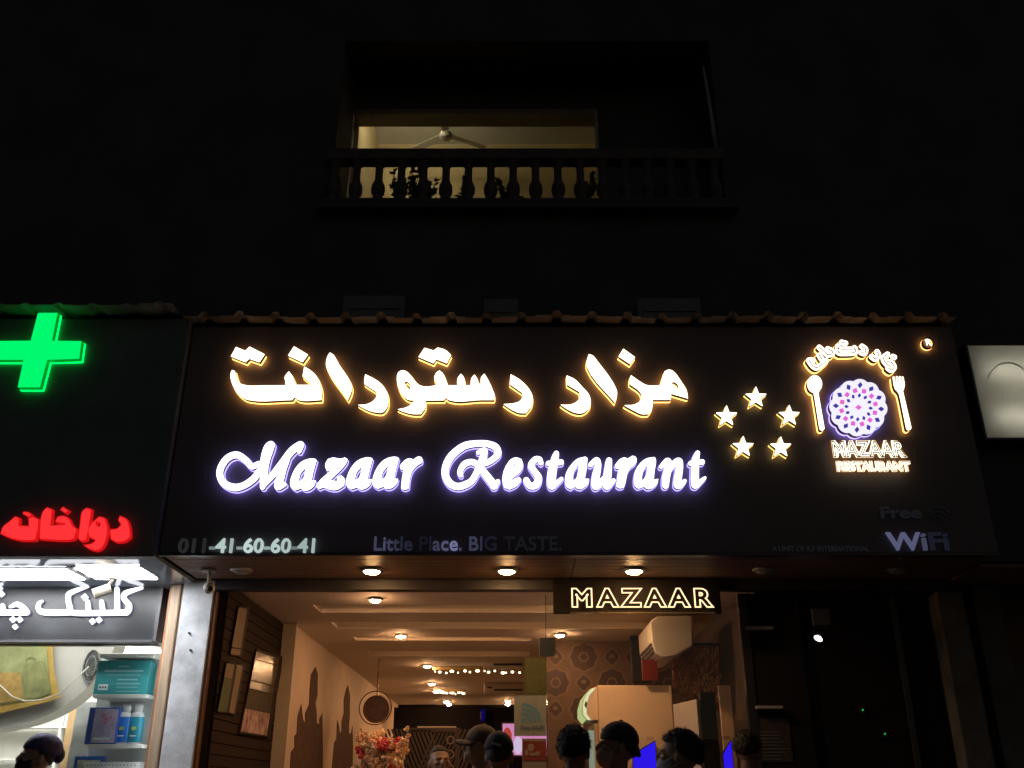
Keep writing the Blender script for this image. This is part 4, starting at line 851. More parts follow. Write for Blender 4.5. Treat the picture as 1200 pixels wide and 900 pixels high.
for sh in ([f5([(1050,180),(1110,210),(1140,290),(1145,370),(1100,405),(1020,415),(970,390),(962,300),(1030,290),(1060,260),(1035,220)])],
           [f5([(870,185),(920,200),(945,280),(930,400),(900,460),(850,490),(780,475),(725,435),(800,425),(835,400),(780,370),(770,310),(800,250)]), f5([(845,235),(880,250),(870,275),(845,260)], 'h')],
           [f5([(760,110),(805,125),(795,200),(760,400),(710,410),(680,380),(700,250),(720,140)])],
           [f5([(410,105),(460,125),(450,230),(445,265),(570,255),(480,240),(500,190),(550,180),(600,200),(640,270),(680,295),(650,390),(600,400),(345,390),(345,300),(370,150)])],
           [f5([(550,100),(605,135),(575,165),(525,130)])],
           [f5([(130,185),(170,200),(165,265),(250,270),(245,200),(290,190),(340,210),(335,290),(310,400),(180,400),(60,370),(0,340),(20,280),(80,230)])], [f5([(200,145),(250,150),(285,180),(245,195),(195,165)])]):
    F = field(sh); d = .05; o = MB().prism(loops_at(F, .3, YPH-d), YPH-d+.006, YPH-.01).build('letter', RS, ps); MB().prism(loops_at(F, -1.0, YPH-d), YPH-d, YPH-d+.0055).build('face', RF, o)
# glossy soffit with two light panels
ZP = zp0+.004; YCL = 7.86
gs = struct(MB().box(-7.2, -2.60, YPH+.102, YCL+.1, ZP, ZP+.03).build('pharmacy_soffit', mat('gloss_white', (.30, .36, .42), .06, spec=1.0)))
LP = emis('panel_white', (.93, .96, 1.0), 40.0)
for (x0, x1, y0, y1, lab) in ((-70, 92, 666, 677.5, 'left bright light panel in the pharmacy soffit'), (101, 178, 664, 677, 'right bright light panel in the pharmacy soffit')):
    a, b = Pz((x0 if x0 > 0 else x0), y0, ZP), Pz(x1, y1, ZP); A0 = Pz(x1-12, y0, ZP); t = thing('soffit_luminaire', ((a.x+b.x)/2, (a.y+b.y)/2, ZP), lab, 'light panel', 'light panels in the pharmacy soffit')
    xa = Pz(x0, (y0+y1)/2, ZP).x; xb = Pz(x1-4, (y0+y1)/2, ZP).x
    B('lit_face', LP, t, xa, xb, a.y, b.y, ZP-.014, ZP-.008); B('frame', rim_m, t, xa-.02, xb+.02, a.y-.02, b.y+.02, ZP-.0075, ZP-.0005)
# clinic sign: grey acrylic face with lamps behind, white letters
a, b = P(188, 688, YCL), P(178, 749.5, YCL); cx1 = (a.x+b.x)/2; ztc = ZP-.002; zbc = b.z
cs = thing('clinic_signboard', (-4, YCL, zbc), 'grey acrylic lightbox with glowing white Persian letters over the pharmacy window', 'signboard')
B('face', translucent('grey_acrylic', (.15, .155, .17), .35, .04, .10), cs, -6.8, cx1, YCL, YCL+.006, zbc, ztc)
B('case_end', mat('case_dark', (.05, .05, .055), .4), cs, cx1+.0005, cx1+.03, YCL-.004, YCL+.16, zbc-.01, ztc); B('case_back', mat('case_white', (.7, .7, .7), .8), cs, -6.8, cx1, YCL+.15, YCL+.16, zbc, ztc); B('case_bottom', MATS['case_dark'], cs, -6.8, cx1, YCL-.003, YCL+.16, zbc-.02, zbc-.0005)
for px in (-60, 0, 62, 130):
    q = P(px, 735, YCL+.06); MB().ellipsoid(q, (.10, .02, .035), 14, 8).build('lamp', emis('case_lamp', (1, .99, .94), 12.0), cs, True)
CW = emis('clinic_white', (.93, .95, 1.0), 2.2); s6 = lambda pts, r=21: ('s', [(p[0]*.16667, 655+p[1]*.16667, (p[2] if len(p) > 2 else r)*.16667) for p in pts]); p6 = lambda pts: ('p', zz(0, 655, .16667, pts))
sq = lambda x, y, r=27: ('P', zz(0, 655, .16667, [(x+r, y+r*.1), (x-r*.1, y+r), (x-r, y-r*.1), (x+r*.1, y-r)]))
for sh in ([s6([(995,202,10),(885,238,18),(868,275,18),(905,325,20),(890,370,22),(840,376,20),(520,378,20),(490,340,20),(478,290,18),(480,250,18),(520,225,16),(612,192,10)]), s6([(820,210,16),(822,360,20)]), s6([(712,300,16),(722,370,18)]), s6([(614,300,16),(622,370,18)]), s6([(500,372,20),(470,376,20),(310,374,22),(268,350,18),(272,312,14),(294,296,9)])],
           [sq(594, 268)], [sq(648, 438, 24), sq(694, 428, 24)], [s6([(190,372,18),(165,345,20),(120,318,18),(70,335,10)]), s6([(185,376,20),(60,376,20),(-60,376,20)]), s6([(15,330,18),(22,370,18)])], [sq(88, 425, 24), sq(136, 425, 24), sq(104, 476, 22)], [sq(8, 245, 24), sq(0, 205, 18)], [s6([(-70,300,18),(-60,376,20)])]):
    F = field(sh); o = MB().prism(loops_at(F, 0, YCL-.03), YCL-.022, YCL-.001).build('letter', emis('clinic_edge', (.6, .6, 1.0), .5), cs); MB().prism(loops_at(F, 0, YCL-.03), YCL-.028, YCL-.0225).build('face', CW, o)
# white and tan pillars
steel = mat('white_pillar', (.52, .53, .55), .5, var=.35, vscale=5, bump=.25, bscale=18)
pp = pillar(-2.68, -2.43, 7.70, 8.15, zh+.09, steel, 'white painted pillar between the pharmacy and the restaurant', bev=.008)
pillar(-2.79, -2.712, 7.74, 8.15, ZP-.002, mat('tan_wood', (.36, .26, .17), .6, var=.35, vscale=4, stretch=(6, 6, .5)), 'narrow tan timber post left of the white pillar')
brn = mat('brown_strip', (.16, .07, .03), .5, var=.2)
tag(MB().box(-2.711, -2.681, 7.76, 8.15, .001, ZP-.003).build('timber_strip', brn), 'dark brown strip between the tan post and white pillar', 'strip'); tag(MB().box(-2.429, -2.405, 7.72, 8.15, .001, zh-.003).build('timber_strip', brn), 'dark brown strip on the right side of the white pillar', 'strip')
tag(MB().box(-2.815, -2.791, 7.77, 8.15, .001, ZP-.003).build('timber_strip', mat('orange_strip', (.30, .12, .05), .5, var=.2)), 'reddish brown strip on the left side of the tan post', 'strip')
bolt = mat('bolt', (.05, .05, .05), .4, metal=.6)
for x, y in ((222, 742), (223.5, 762)):
    q = P(x, y, 7.7); MB().tube([(q.x, 7.699, q.z), (q.x, 7.685, q.z)], .009, 8).build('bolt', bolt, None)
for o in [o for o in bpy.data.objects if o.name.startswith('bolt')]:
    w = o.location.copy(); o.parent = pp; o.location = w - pp.location
# cameras
camw = mat('cctv_white', (.55, .52, .46), .45)
q = P(119, 693, 7.45); t = thing('security_camera', (q.x, q.y, ZP-.15), 'cream bullet security camera in front of the clinic sign', 'camera')
camt = mat('cctv_tan', (.10, .085, .065), .5, var=.2)
dr = Vector((-.85, -.3, -.42)).normalized(); MB().tube([q-dr*.07, q+dr*.055, q+dr*.062], [.04, .042, .046], 16).build('body', camt, t, False); MB().tube([q+dr*.0625, q+dr*.064], [.036, .036], 16).build('lens', mat('lens_black', (.01, .01, .01), .1), t)
MB().tube([q-dr*.05+Vector((0, 0, .03)), (q.x+.07, q.y, ZP-.03), (q.x+.07, q.y, ZP-.001)], .012, 8).build('bracket', camt, t); MB().lathe((q.x+.07, q.y, ZP-.018), [(.04, 0), (.045, .017)], 14).build('mount', mat('mount_brown', (.2, .14, .1), .5), t)
q = P(245, 689, 7.3); t = thing('security_camera', (q.x, q.y, ZS-.1), 'white round security camera above the white pillar', 'camera')
MB().lathe((q.x-.02, q.y, ZS-.02), [(.055, 0), (.06, .019)], 18).build('mount', camw, t, True); MB().ellipsoid((q.x, q.y, q.z), (.045, .045, .045), 18, 12).build('ball', camw, t, True); MB().ellipsoid((q.x+.02, q.y-.03, q.z-.012), (.022, .02, .022), 14, 8).build('lens', MATS['lens_black'], t, True); MB().tube([(q.x-.015, q.y, ZS-.02), q], .016, 8).build('neck', camw, t)
# window, interior
XA = -6.8; XB = -2.83; YV = 8.02
zv = P(90, 757, YV).z
white = mat('pharm_white', (.72, .71, .67), .6, var=.05)
struct(MB().box(XA, XB-.02, YV+.05, 11.2, -.117, .002).build('pharmacy_floor', mat('pharm_floor', (.5, .5, .48), .3)))
struct(MB().box(XA, XB-.02, 11.2, 11.3, .003, 3.0).build('pharmacy_wall_back', white)); struct(MB().box(XB-.02, XB, 8.16, 11.3, .001, 3.0).build('pharmacy_wall_right', white)); struct(MB().box(XA-.1, XA-.002, 7.9, 11.3, .001, 3.0).build('pharmacy_wall_left', white))
pc = struct(MB().box(XA, XB-.022, YV+.05, 11.19, 2.8, 2.85).build('pharmacy_ceiling', white))
B('lit_panel_or_fill', emis('pharm_lamp', (1, .98, .93), 18.0), pc, -5.2, -4.6, 9.1, 10.6, 2.785, 2.7995); B('lit_panel_or_fill', MATS['pharm_lamp'], pc, -4.3, -3.75, 9.1, 10.6, 2.785, 2.7995); B('lit_panel_or_fill', emis('pharm_front_fill', (1, .98, .93), 9.0), pc, -5.5, -3.2, 8.2, 8.45, 2.785, 2.7995)  # front strip is an added, unseen lamp that brightens the hanging bulkhead
pw = thing('pharmacy_window', (-4.5, YV, .002), 'lit glass pharmacy window with shelves of goods behind it', 'window')
B('pane', glass('pane_glass'), pw, XA, XB-.05, YV, YV+.01, .1, zv); B('head_rail', mat('black_rail', (.02, .02, .022), .4), pw, XA, XB-.01, YV-.03, YV+.04, zv+.0005, zbc-.022); B('base_rail', MATS['black_rail'], pw, XA, XB-.05, YV-.02, YV+.03, .002, .099)
B('led_strip', emis('led_white', (.95, .96, 1), 26.0), pw, XB-.05, XB-.035, YV-.012, YV+.012, .1, zv); B('jamb', mat('jamb_alu', (.55, .56, .6), .35, metal=.5), pw, XB-.034, XB-.001, YV-.02, YV+.03, .002, zv)
# white hanging bulkhead with a round edge, its grille and the printed cloth on it
YH = 8.75
t = thing('hanging_bulkhead', (P(20, 850, YH).x, YH, P(20, 856, YH).z), 'large pale hanging panel with a rounded lower edge in the pharmacy', 'panel')
pts = [(-170, 700), (150, 700), (140, 740), (128, 772), (112, 795), (92, 815), (66, 833), (36, 846), (0, 855), (-80, 866), (-170, 870)]
MB().prism([[(lambda v: (v.x, v.z))(P(x, y, YH)) for x, y in smooth_poly(pts, 60)]], YH, YH+.25).build('panel', mat('bulkhead_white', (.60, .58, .54), .6, var=.05), t)
q = P(108, 781, YH); rx, rz = 9*8.6/FPX, 18*8.6/FPX
gm = mat('grille_grey', (.28, .28, .28), .4, metal=.4, var=.6, vscale=40)
for k, (s_, w) in enumerate(((1.0, .006), (.62, .004))):
    MB().tube([(q.x+rx*s_*math.cos(j*math.pi/12), YH-.02-.01*k, q.z+rz*s_*math.sin(j*math.pi/12)) for j in range(25)], w, 6, False).build('grille_ring', gm, t, True)
MB().prism([[(q.x+rx*math.cos(j*math.pi/12), q.z+rz*math.sin(j*math.pi/12)) for j in range(24)]], YH-.012, YH-.001).build('grille_back', mat('grille_dark', (.10, .10, .10), .5, var=.9, vscale=35), t)
YK = YH-.06
cl = thing('printed_cloth', (P(20, 830, YK).x, YK, P(20, 838, YK).z), 'olive and gold printed cloth hanging in the pharmacy window', 'cloth')
def cloth(name, pts, dY, m):
    mb = MB(); v = [P(x, y, YK+dY) for x, y in pts]; n = len(v); mb.add([tuple(p) for p in v]+[(p.x, p.y+.003, p.z) for p in v], [tuple(range(n)), tuple(range(n, 2*n))[::-1]]+[(i, (i+1) % n, n+(i+1) % n, n+i) for i in range(n)]); return mb.build(name, m, cl)
cloth('border', [(-60, 750), (61, 750), (63, 785), (69, 812), (71, 817), (50, 824), (0, 836), (-60, 845)], 0, mat('cloth_gold', (.52, .33, .07), .7, var=.25, vscale=9))
cloth('field', [(-60, 751), (54, 751), (57, 785), (60, 813), (44, 819), (0, 826), (-60, 833)], -.006, mat('cloth_olive', (.30, .30, .10), .7, var=.45, vscale=5, col2=(.40, .42, .20)))
cloth('print_block', [(27, 778), (52, 774), (57, 800), (59, 812), (44, 818), (29, 818)], -.01, mat('cloth_print', (.245, .25, .095), .7, var=.4, vscale=8))
cloth('print_band', [(-60, 790), (24, 788), (27, 820), (0, 824), (-60, 830)], -.010, mat('cloth_rust', (.42, .26, .07), .7, var=.35, vscale=12))
F = field([('s', [(36+6*math.cos(R(g)), 776+6*math.sin(R(g)), .8) for g in range(150, 350, 20)])], step=.4); MB().prism(loops_at(F, 0, YK-.012), YK-.014, YK-.0115).build('print_ring', MATS['cloth_print'], cl)
tag(MB().tube([P(x, y, YH-.1) for x, y in ((-30, 780), (0, 803), (14, 816), (30, 822), (50, 820), (70, 813), (88, 796), (104, 781))], .006, 6).build('cable', mat('cable_white', (.7, .68, .6), .5), None, True), 'thin white cable drooping across the printed cloth', 'cable')
# front shelf unit
YF = 8.12
su = thing('shelf_unit', (-3.05, YF, .003), 'white shelf unit in the right end of the pharmacy window', 'shelves')
shm = mat('shelf_white', (.66, .67, .62), .4); sx = {}
for (x0, x1, y) in ((117, 180, 766), (109, 173, 813.5), (103, 167, 872), (96, 160, 935)):
    a, b = P(x0, y, YF), P(x1, y, YF); B('shelf', shm, su, a.x, min(b.x, XB-.06), YF, YF+.34, a.z-.03, a.z, bev=.004); sx[y] = a.z
xb_ = XB-.058
B('side_panel', shm, su, xb_, xb_+.03, YF+.0, YF+.34, .003, zv); 
B('back_panel', mat('shelf_back', (.45, .47, .46), .5), su, P(112, 830, YF+.34).x, xb_-.001, YF+.341, YF+.355, .003, zv)
def stack_box(x0, x1, y0, y1, Y, d, m, label, name='goods_box', cat='box'):
    a, b = P(x0, y0, Y), P(x1, y1, Y); z0 = b.z+.0015; t = thing(name, ((a.x+b.x)/2, Y+d/2, z0), label, cat, 'goods on the window shelves')
    bevel(MB().box(a.x, b.x, Y, Y+d, z0, a.z).build('carton', m, t), .003); return t, a, b, z0
teal = mat('box_teal', (.03, .25, .27), .45, var=.12, vscale=8); wpr = mat('print_white', (.7, .75, .75), .5)
zsh = sx[813.5]
def onshelf(zs, Y):   # photo row of a shelf top at depth Y
    d = (zs-CAMZ)/Y; e = math.atan(d)-PITCH; return 450-FPX*math.tan(e)
t, a, b, z0 = stack_box(115.5, 171, 774, onshelf(zsh+.0, YF+.05), YF+.05, .16, teal, 'large teal carton with white print on the top shelf')
h = a.z-z0; w = b.x-a.x
def lines(t, a, w, z0, h, Y, rows, m, seed=1):
    rn = random.Random(seed)
    for (u0, u1, v0, v1) in rows: B('print_line', m, t, a.x+w*u0, a.x+w*u1, Y-.003, Y-.0005, z0+h*v0, z0+h*v1)
lines(t, a, w, z0, h, YF+.05, [(.15, .88, .66, .72), (.18, .85, .56, .58), (.42, .8, .42, .45), (.42, .85, .30, .33), (.42, .82, .2, .22), (.42, .86, .08, .1), (.4, .6, .8, .84)], mat('print_teal', (.25, .45, .45), .5))
B('logo_patch', wpr, t, a.x+w*.08, a.x+w*.26, YF+.047, YF+.0495, z0+h*.13, z0+h*.3)
for k in range(3): MB().prism([[(a.x+w*(.12+.05*k)+.008*math.cos(j), z0+h*.21+.009*math.sin(j)) for j in range(6)]], YF+.045, YF+.0468).build('logo_dot', mat('logo_black', (.02, .02, .03), .5), t)
zsh2 = sx[872]
t, a, b, z0 = stack_box(105.5, 134, 829, onshelf(zsh2, YF+.06), YF+.06, .09, mat('box_blue', (.03, .08, .36), .4, var=.15), 'blue and pink carton on the middle shelf')
h = a.z-z0; w = b.x-a.x; B('front_picture', mat('box_lilac', (.42, .45, .68), .4, var=.35, vscale=10, col2=(.62, .5, .62)), t, a.x+w*.2, a.x+w*.97, YF+.057, YF+.0595, z0+h*.04, z0+h*.96); B('caption', wpr, t, a.x+w*.28, a.x+w*.8, YF+.054, YF+.0565, z0+h*.12, z0+h*.18)
for k, (u, v) in enumerate(((.5, .78), (.62, .68), (.75, .72), (.6, .58))): MB().prism([[(a.x+w*u+.018*math.cos(j), z0+h*v+.014*math.sin(j)) for j in range(6)]], YF+.052-.001*k, YF+.0565).build('blossom_print', mat('print_pink', (.6, .22, .36), .5), t)
for (xc, c2, lab) in ((141.5, (.02, .16, .55), 'left of two white bottles, with a deep blue label, on the middle shelf'), (156, (.02, .26, .38), 'right of two white bottles, with a teal label, on the middle shelf')):
    q = P(xc, onshelf(zsh2, YF+.12), YF+.12); t = thing('bottle', (q.x, YF+.12, zsh2+.001), lab, 'bottle', 'goods on the window shelves'); z0 = zsh2+.001; hb2 = P(xc, 826, YF+.12).z-z0; wb = .062
    def sect(prf, dd): 
        mb = MB(); n = 20
        vs = [(q.x+r*math.cos(2*math.pi*k/n), YF+.12+r*dd*math.sin(2*math.pi*k/n), z0+z*hb2) for r, z in prf for k in range(n)]
        fs = [(i*n+k, i*n+(k+1) % n, (i+1)*n+(k+1) % n, (i+1)*n+k) for i in range(len(prf)-1) for k in range(n)]+[tuple(range(n))[::-1], tuple((len(prf)-1)*n+k for k in range(n))]
        return mb.add(vs, fs)
    sect([(wb*.8, 0), (wb*.95, .02), (wb, .3), (wb*1.02, .6), (wb*.9, .75), (wb*.6, .82)], .55).build('body', mat('bottle_white', (.75, .77, .78), .3), t, True)
    sect([(wb*.62, .821), (wb*.62, .98), (wb*.55, 1.0)], .55).build('cap', mat('bottle_cap', (.62, .66, .66), .3), t, True)
    sect([(wb*.9, .05), (wb*1.015, .06), (wb*1.035, .6), (wb*.97, .69), (wb*.8, .7)], .56).build('label_wrap', mat('wrap_%d' % int(xc), c2, .35, var=.25, vscale=14), t, True)
    MB().prism([[(q.x+.022*math.cos(j), z0+hb2*.4+.016*math.sin(j)) for j in range(6)]], YF+.12-wb*.6-.004, YF+.12-wb*.58).build('print_patch', mat('print_lime', (.45, .5, .1), .5), t)
    B('print_line', wpr, t, q.x-.025, q.x+.025, YF+.12-wb*.6-.003, YF+.12-wb*.58, z0+hb2*.2, z0+hb2*.225)
zsh3 = sx[935]
t, a, b, z0 = stack_box(99, 158, 893, onshelf(zsh3, YF+.08), YF+.08, .12, mat('box_whiteish', (.62, .63, .6), .45), 'white carton with a dotted blue edge on the lowest shelf')
h = a.z-z0; w = b.x-a.x
for k in range(14): B('edge_dot', mat('dot_grey', (.25, .28, .35), .5), t, a.x+w*(.05+k*.066), a.x+w*(.05+k*.066)+.012, YF+.076, YF+.0795, a.z-.03, a.z-.018)
t, a, b, z0 = stack_box(88, 113, 886, onshelf(zsh3, YF+.22), YF+.22, .08, mat('box_royal', (.02, .10, .42), .4), 'royal blue carton behind the white one on the lowest shelf')
B('front_picture', mat('box_mix', (.35, .38, .30), .5, var=.5, vscale=20), t, a.x+.03, b.x-.01, YF+.216, YF+.2195, z0+.02, a.z-.03)
# rear shelves with white goods and a tan post
YQ = 10.9
rs = thing('rear_shelves', (-4.2, YQ, .004), 'white rear shelves full of pale goods at the back of the pharmacy', 'shelves')
for k in range(2, 6): B('shelf', white, rs, XA+.1, -3.1, YQ, YQ+.25, .4+k*.33, .42+k*.33)
for k in range(5): B('upright', white, rs, XA+.1+k*.88, XA+.125+k*.88, YQ-.002, YQ+.24, .005, 2.3)
rn = random.Random(5); cols = [mat('g%d' % k, c, .5) for k, c in enumerate(((.6, .6, .58), (.5, .52, .55), (.35, .36, .36), (.62, .55, .42), (.2, .22, .24), (.55, .6, .62)))]
for k in range(2, 6):
    x = -5.0; cnt = 0
    while x < -3.2:
        w_ = rn.uniform(.07, .17); hh = rn.uniform(.12, .29)
        if min(abs(x+w_/2-(XA+.112+j*.88)) for j in range(5)) > w_/2+.02:
            z0 = .421+k*.33; t = bevel(MB().box(x, x+w_, YQ+.03, YQ+.18, z0, z0+hh).build('goods_box', rn.choice(cols)), .003)
            cnt += 1; tag(t, '%s packet from the left on the %s rear pharmacy shelf' % (('first', 'second', 'third', 'fourth', 'fifth', 'sixth', 'seventh', 'eighth', 'ninth', 'tenth', 'eleventh', 'twelfth', 'thirteenth', 'fourteenth', 'fifteenth', 'sixteenth')[cnt-1], ('lowest', 'second', 'third', 'topmost')[k-2]), 'box', 'packets on the rear pharmacy shelves')
        x += w_+.015
a, b = P(86, 830, 9.6), P(75, 900, 9.6); tag(bevel(MB().box(a.x-.04, a.x+.04, 9.6, 9.66, .003, 2.79).build('timber_post', mat('tan_post', (.55, .36, .18), .6, var=.2)), .004), 'light tan timber post inside the pharmacy', 'post')
a = P(102, 830, 9.3); tag(bevel(MB().box(a.x-.10, a.x+.08, 9.3, 9.5, .003, P(100, 822, 9.3).z).build('steel_cabinet', mat('cab_grey', (.30, .32, .33), .3, metal=.3, var=.2)), .006), 'grey steel cabinet inside the pharmacy behind the cartons', 'cabinet')

# ================================================================== people
def body_template():
    mb = MB(); mb.ellipsoid((0, .012, 1.652), (.076, .098, .098), 24, 16); mb.ellipsoid((0, -.028, 1.582), (.058, .066, .062), 20, 12)
    mb.ellipsoid((0, -.10, 1.612), (.013, .022, .026), 10, 8); mb.ellipsoid((0, -.078, 1.648), (.052, .022, .012), 14, 8)
    mb.ellipsoid((0, -.09, 1.571), (.024, .012, .011), 12, 8); mb.ellipsoid((0, -.084, 1.545), (.022, .018, .018), 12, 8)
    for s in (1, -1): mb.ellipsoid((.077*s, .012, 1.618), (.011, .02, .033), 12, 10, Matrix.Rotation(R(14*s), 3, 'Z')); mb.ellipsoid((.036*s, -.068, 1.612), (.026, .022, .018), 12, 8)
    mb.tube([(0, .012, 1.60), (0, .018, 1.50), (0, .02, 1.38)], [.052, .055, .075], 18)
    def loft(rs):
        n = 24; vs = [(rx*math.cos(2*math.pi*k/n), cy+ry*math.sin(2*math.pi*k/n), z) for z, rx, ry, cy in rs for k in range(n)]
        mb.add(vs, [(i*n+k, i*n+(k+1) % n, (i+1)*n+(k+1) % n, (i+1)*n+k) for i in range(len(rs)-1) for k in range(n)]+[tuple(range(n))[::-1], tuple((len(rs)-1)*n+k for k in range(n))])
    loft([(.80, .16, .11, .01), (.88, .172, .118, .01), (.97, .163, .112, 0), (1.08, .165, .11, 0), (1.22, .182, .115, .005), (1.33, .195, .108, .012), (1.385, .175, .092, .018), (1.42, .125, .076, .02), (1.45, .075, .06, .02)])
    for s in (1, -1):
        mb.tube([(.165*s, .015, 1.385), (.2*s, .015, 1.34), (.225*s, .02, 1.2), (.243*s, .022, 1.08), (.252*s, -.01, .95), (.256*s, -.045, .84)], [.05, .058, .05, .042, .037, .028], 14)
        mb.ellipsoid((.256*s, -.06, .785), (.018, .04, .05), 12, 10)
        for k, (dy, L) in enumerate(((-.03, .075), (-.01, .085), (.01, .08), (.028, .062))): mb.tube([(.256*s, -.06+dy, .75), (.252*s, -.066+dy*1.05, .75-L*.5), (.243*s, -.066+dy, .75-L)], [.0105, .010, .009], 8)
        mb.tube([(.25*s, -.085, .80), (.243*s, -.108, .77), (.238*s, -.112, .735)], [.013, .012, .010], 8)
        mb.tube([(.09*s, .01, .86), (.098*s, .0, .68), (.10*s, -.008, .48), (.10*s, .012, .32), (.10*s, .02, .09)], [.098, .085, .06, .057, .042], 16)
        mb.ellipsoid((.105*s, -.05, .038), (.045, .13, .038), 16, 8)
    me = bpy.data.meshes.new('b'); me.from_pydata(mb.v, [], mb.f); o = bpy.data.objects.new('b', me); COL.objects.link(o)
    bm = bmesh.new(); bm.from_mesh(me); bmesh.ops.recalc_face_normals(bm, faces=bm.faces); bm.to_mesh(me); bm.free()
    r = o.modifiers.new('r', 'REMESH'); r.mode = 'VOXEL'; r.voxel_size = .0085; s = o.modifiers.new('s', 'SMOOTH'); s.factor = .5; s.iterations = 3
    dg = bpy.context.evaluated_depsgraph_get(); dg.update(); out = bpy.data.meshes.new_from_object(o.evaluated_get(dg)); bpy.data.objects.remove(o); return out
BODY = body_template(); NV = len(BODY.vertices); BC = np.empty(NV*3); BODY.vertices.foreach_get('co', BC); BC = BC.reshape(-1, 3)
BF = [tuple(p.vertices) for p in BODY.polygons]; FC = np.array([BC[list(f)].mean(0) for f in BF])
def person(px, pyt, Y, yaw, label, skin, shirt, pants, head='hair', hair=(.012, .009, .008), mask=None, nod=0.0, hairline=.35, collar=None, top=1.765):
    tp = P(px, pyt, Y); sc = tp.z/top
    e = thing('person', (tp.x, Y, .002), label, 'person', 'people waiting in front of the shops'); RZ = Matrix.Rotation(R(yaw), 3, 'Z'); RN = np.array(Matrix.Rotation(R(nod), 3, 'X'))
    def xf(V, ishead=None):
        V = np.array(V, float).copy(); piv = np.array((0, .02, 1.47)); w = np.clip((V[:, 2]-1.44)/.10, 0, 1)[:, None] * (1.0)
        rot = (V-piv) @ RN.T + piv; V = V*(1-w)+rot*w; V = V*sc @ np.array(RZ).T
        return V
    sk = mat('skin_%s' % (str(skin)), skin, .5, var=.12, vscale=20); sh = mat('shirt_%s' % (str(shirt)), shirt, .85, var=.2, vscale=12, bump=.3, bscale=60); pn = mat('trousers_dark', (.03, .03, .04), .85, var=.2); so = mat('shoe_dark', (.02, .02, .02), .5)
    me = bpy.data.meshes.new('body'); me.from_pydata([tuple(v) for v in xf(BC)], [], BF)
    for m in (sk, sh, pn, so): me.materials.append(m)
    nr = np.hypot(FC[:, 0], FC[:, 1]-.02); mi = np.where(FC[:, 2] > 1.425, 0, 1); mi = np.where((FC[:, 2] < .86) & (np.abs(FC[:, 0]) < .2), 2, mi); mi = np.where((np.abs(FC[:, 0]) > .205) & (FC[:, 2] < 1.12), 0, mi); mi = np.where(FC[:, 2] < .075, 3, mi)
    me.polygons.foreach_set('material_index', mi.astype(int).tolist()); me.polygons.foreach_set('use_smooth', [True]*len(BF))
    b = bpy.data.objects.new('body', me); COL.objects.link(b); b.parent = e; ORG[b.name] = ORG[e.name]
    def part(name, mb, m, smooth=True):
        V = xf(mb.v)+np.array(ORG[e.name]); k = MB(); k.v = [tuple(v) for v in V]; k.f = mb.f; k.m = mb.m; o = k.build(name, m, e, smooth); return o
    rn = random.Random(int(px)); hm = mat('hair_%s' % (str(hair)), hair, .55, var=.3, vscale=60, bump=.6, bscale=150)
    ew = MB()
    for s in (1, -1): ew.ellipsoid((.034*s, -.083, 1.617), (.012, .008, .0065), 10, 6)
    part('eyes', ew, mat('eye_white', (.35, .33, .3), .2))
    ew = MB()
    for s in (1, -1): ew.ellipsoid((.034*s, -.090, 1.617), (.0055, .003, .0055), 8, 6)
    part('pupils', ew, mat('pupil', (.01, .008, .006), .1))
    def cover(c, r, keep, jit=0.0, inner=.8, nu=56, nv=36):
        mb = MB(); mb.ellipsoid(c, r, nu, nv, None, lambda d: (1.0+(rn.uniform(-jit, jit) if abs(d.z) < .995 else 0)) if keep(d) > 0 else (inner if keep(d) < -.12 else 1.0+(inner-1.0)*(-keep(d)/.12))); return mb
    fringe = lambda d: d.z-(hairline if d.y < -.25 else (hairline*.3-.55*(d.y+.25) if d.y < .3 else hairline*.3-.3-.6*(d.y-.3)))
    if head in ('hair', 'bushy'):
        rr = (.084, .106, .105) if head == 'hair' else (.092, .112, .112)
        part('hair', cover((0, .016, 1.655), rr, fringe, .03 if head == 'hair' else .07), hm)
        sp = MB(); LL = .014 if head == 'hair' else .024
        while len(sp.f) < 1500:
            d = Vector((rn.gauss(0, 1), rn.gauss(0, 1), rn.gauss(0, 1))).normalized()
            if fringe(d) < .0: continue
            p = Vector((d.x*rr[0], .016+d.y*rr[1], 1.655+d.z*rr[2])); q_ = (d+Vector((rn.gauss(0, .6), rn.gauss(0, .6), rn.gauss(0, .5)-.25))).normalized(); s_ = q_.cross(Vector((rn.gauss(0, 1), rn.gauss(0, 1), rn.gauss(0, 1)))).normalized()*.0022; p -= d*.004
            sp.add([p-s_, p+s_, p+q_*LL*rn.uniform(.5, 1.2)], [(0, 1, 2)])
        stuff(part('hair_strands', sp, hm, False))
    else:
        part('hair', cover((0, .014, 1.652), (.080, .102, .101), lambda d: min(fringe(d)+.15, .2-d.z), .02), hm)
        if head in ('cap', 'cap_back', 'cap_dark'):
            cmx = mat('cap_%s' % head, {'cap': (.09, .06, .045), 'cap_back': (.022, .017, .015), 'cap_dark': (.012, .012, .015)}[head], .8, var=.2, vscale=20, bump=.3, bscale=120); sg = -1 if head != 'cap_back' else 1
            cp = part('cap', cover((0, .012, 1.672), (.088, .108, .098), lambda d: d.z+.08), cmx)
            bm_ = MB(); n = 14
            for k in range(n+1):
                a = math.pi*(k/n); x = math.cos(a); yv = math.sin(a); bm_.v += [(x*.078, .012+sg*(.055+yv*.045), 1.668-.012*abs(x)), (x*.082, .012+sg*(.085+yv*(.095 if sg < 0 else .035)), (1.655 if sg < 0 else 1.625)-.030*abs(x)), (x*.082, .012+sg*(.085+yv*(.095 if sg < 0 else .035)), (1.650 if sg < 0 else 1.620)-.030*abs(x)), (x*.078, .012+sg*(.055+yv*.045), 1.660-.012*abs(x))]
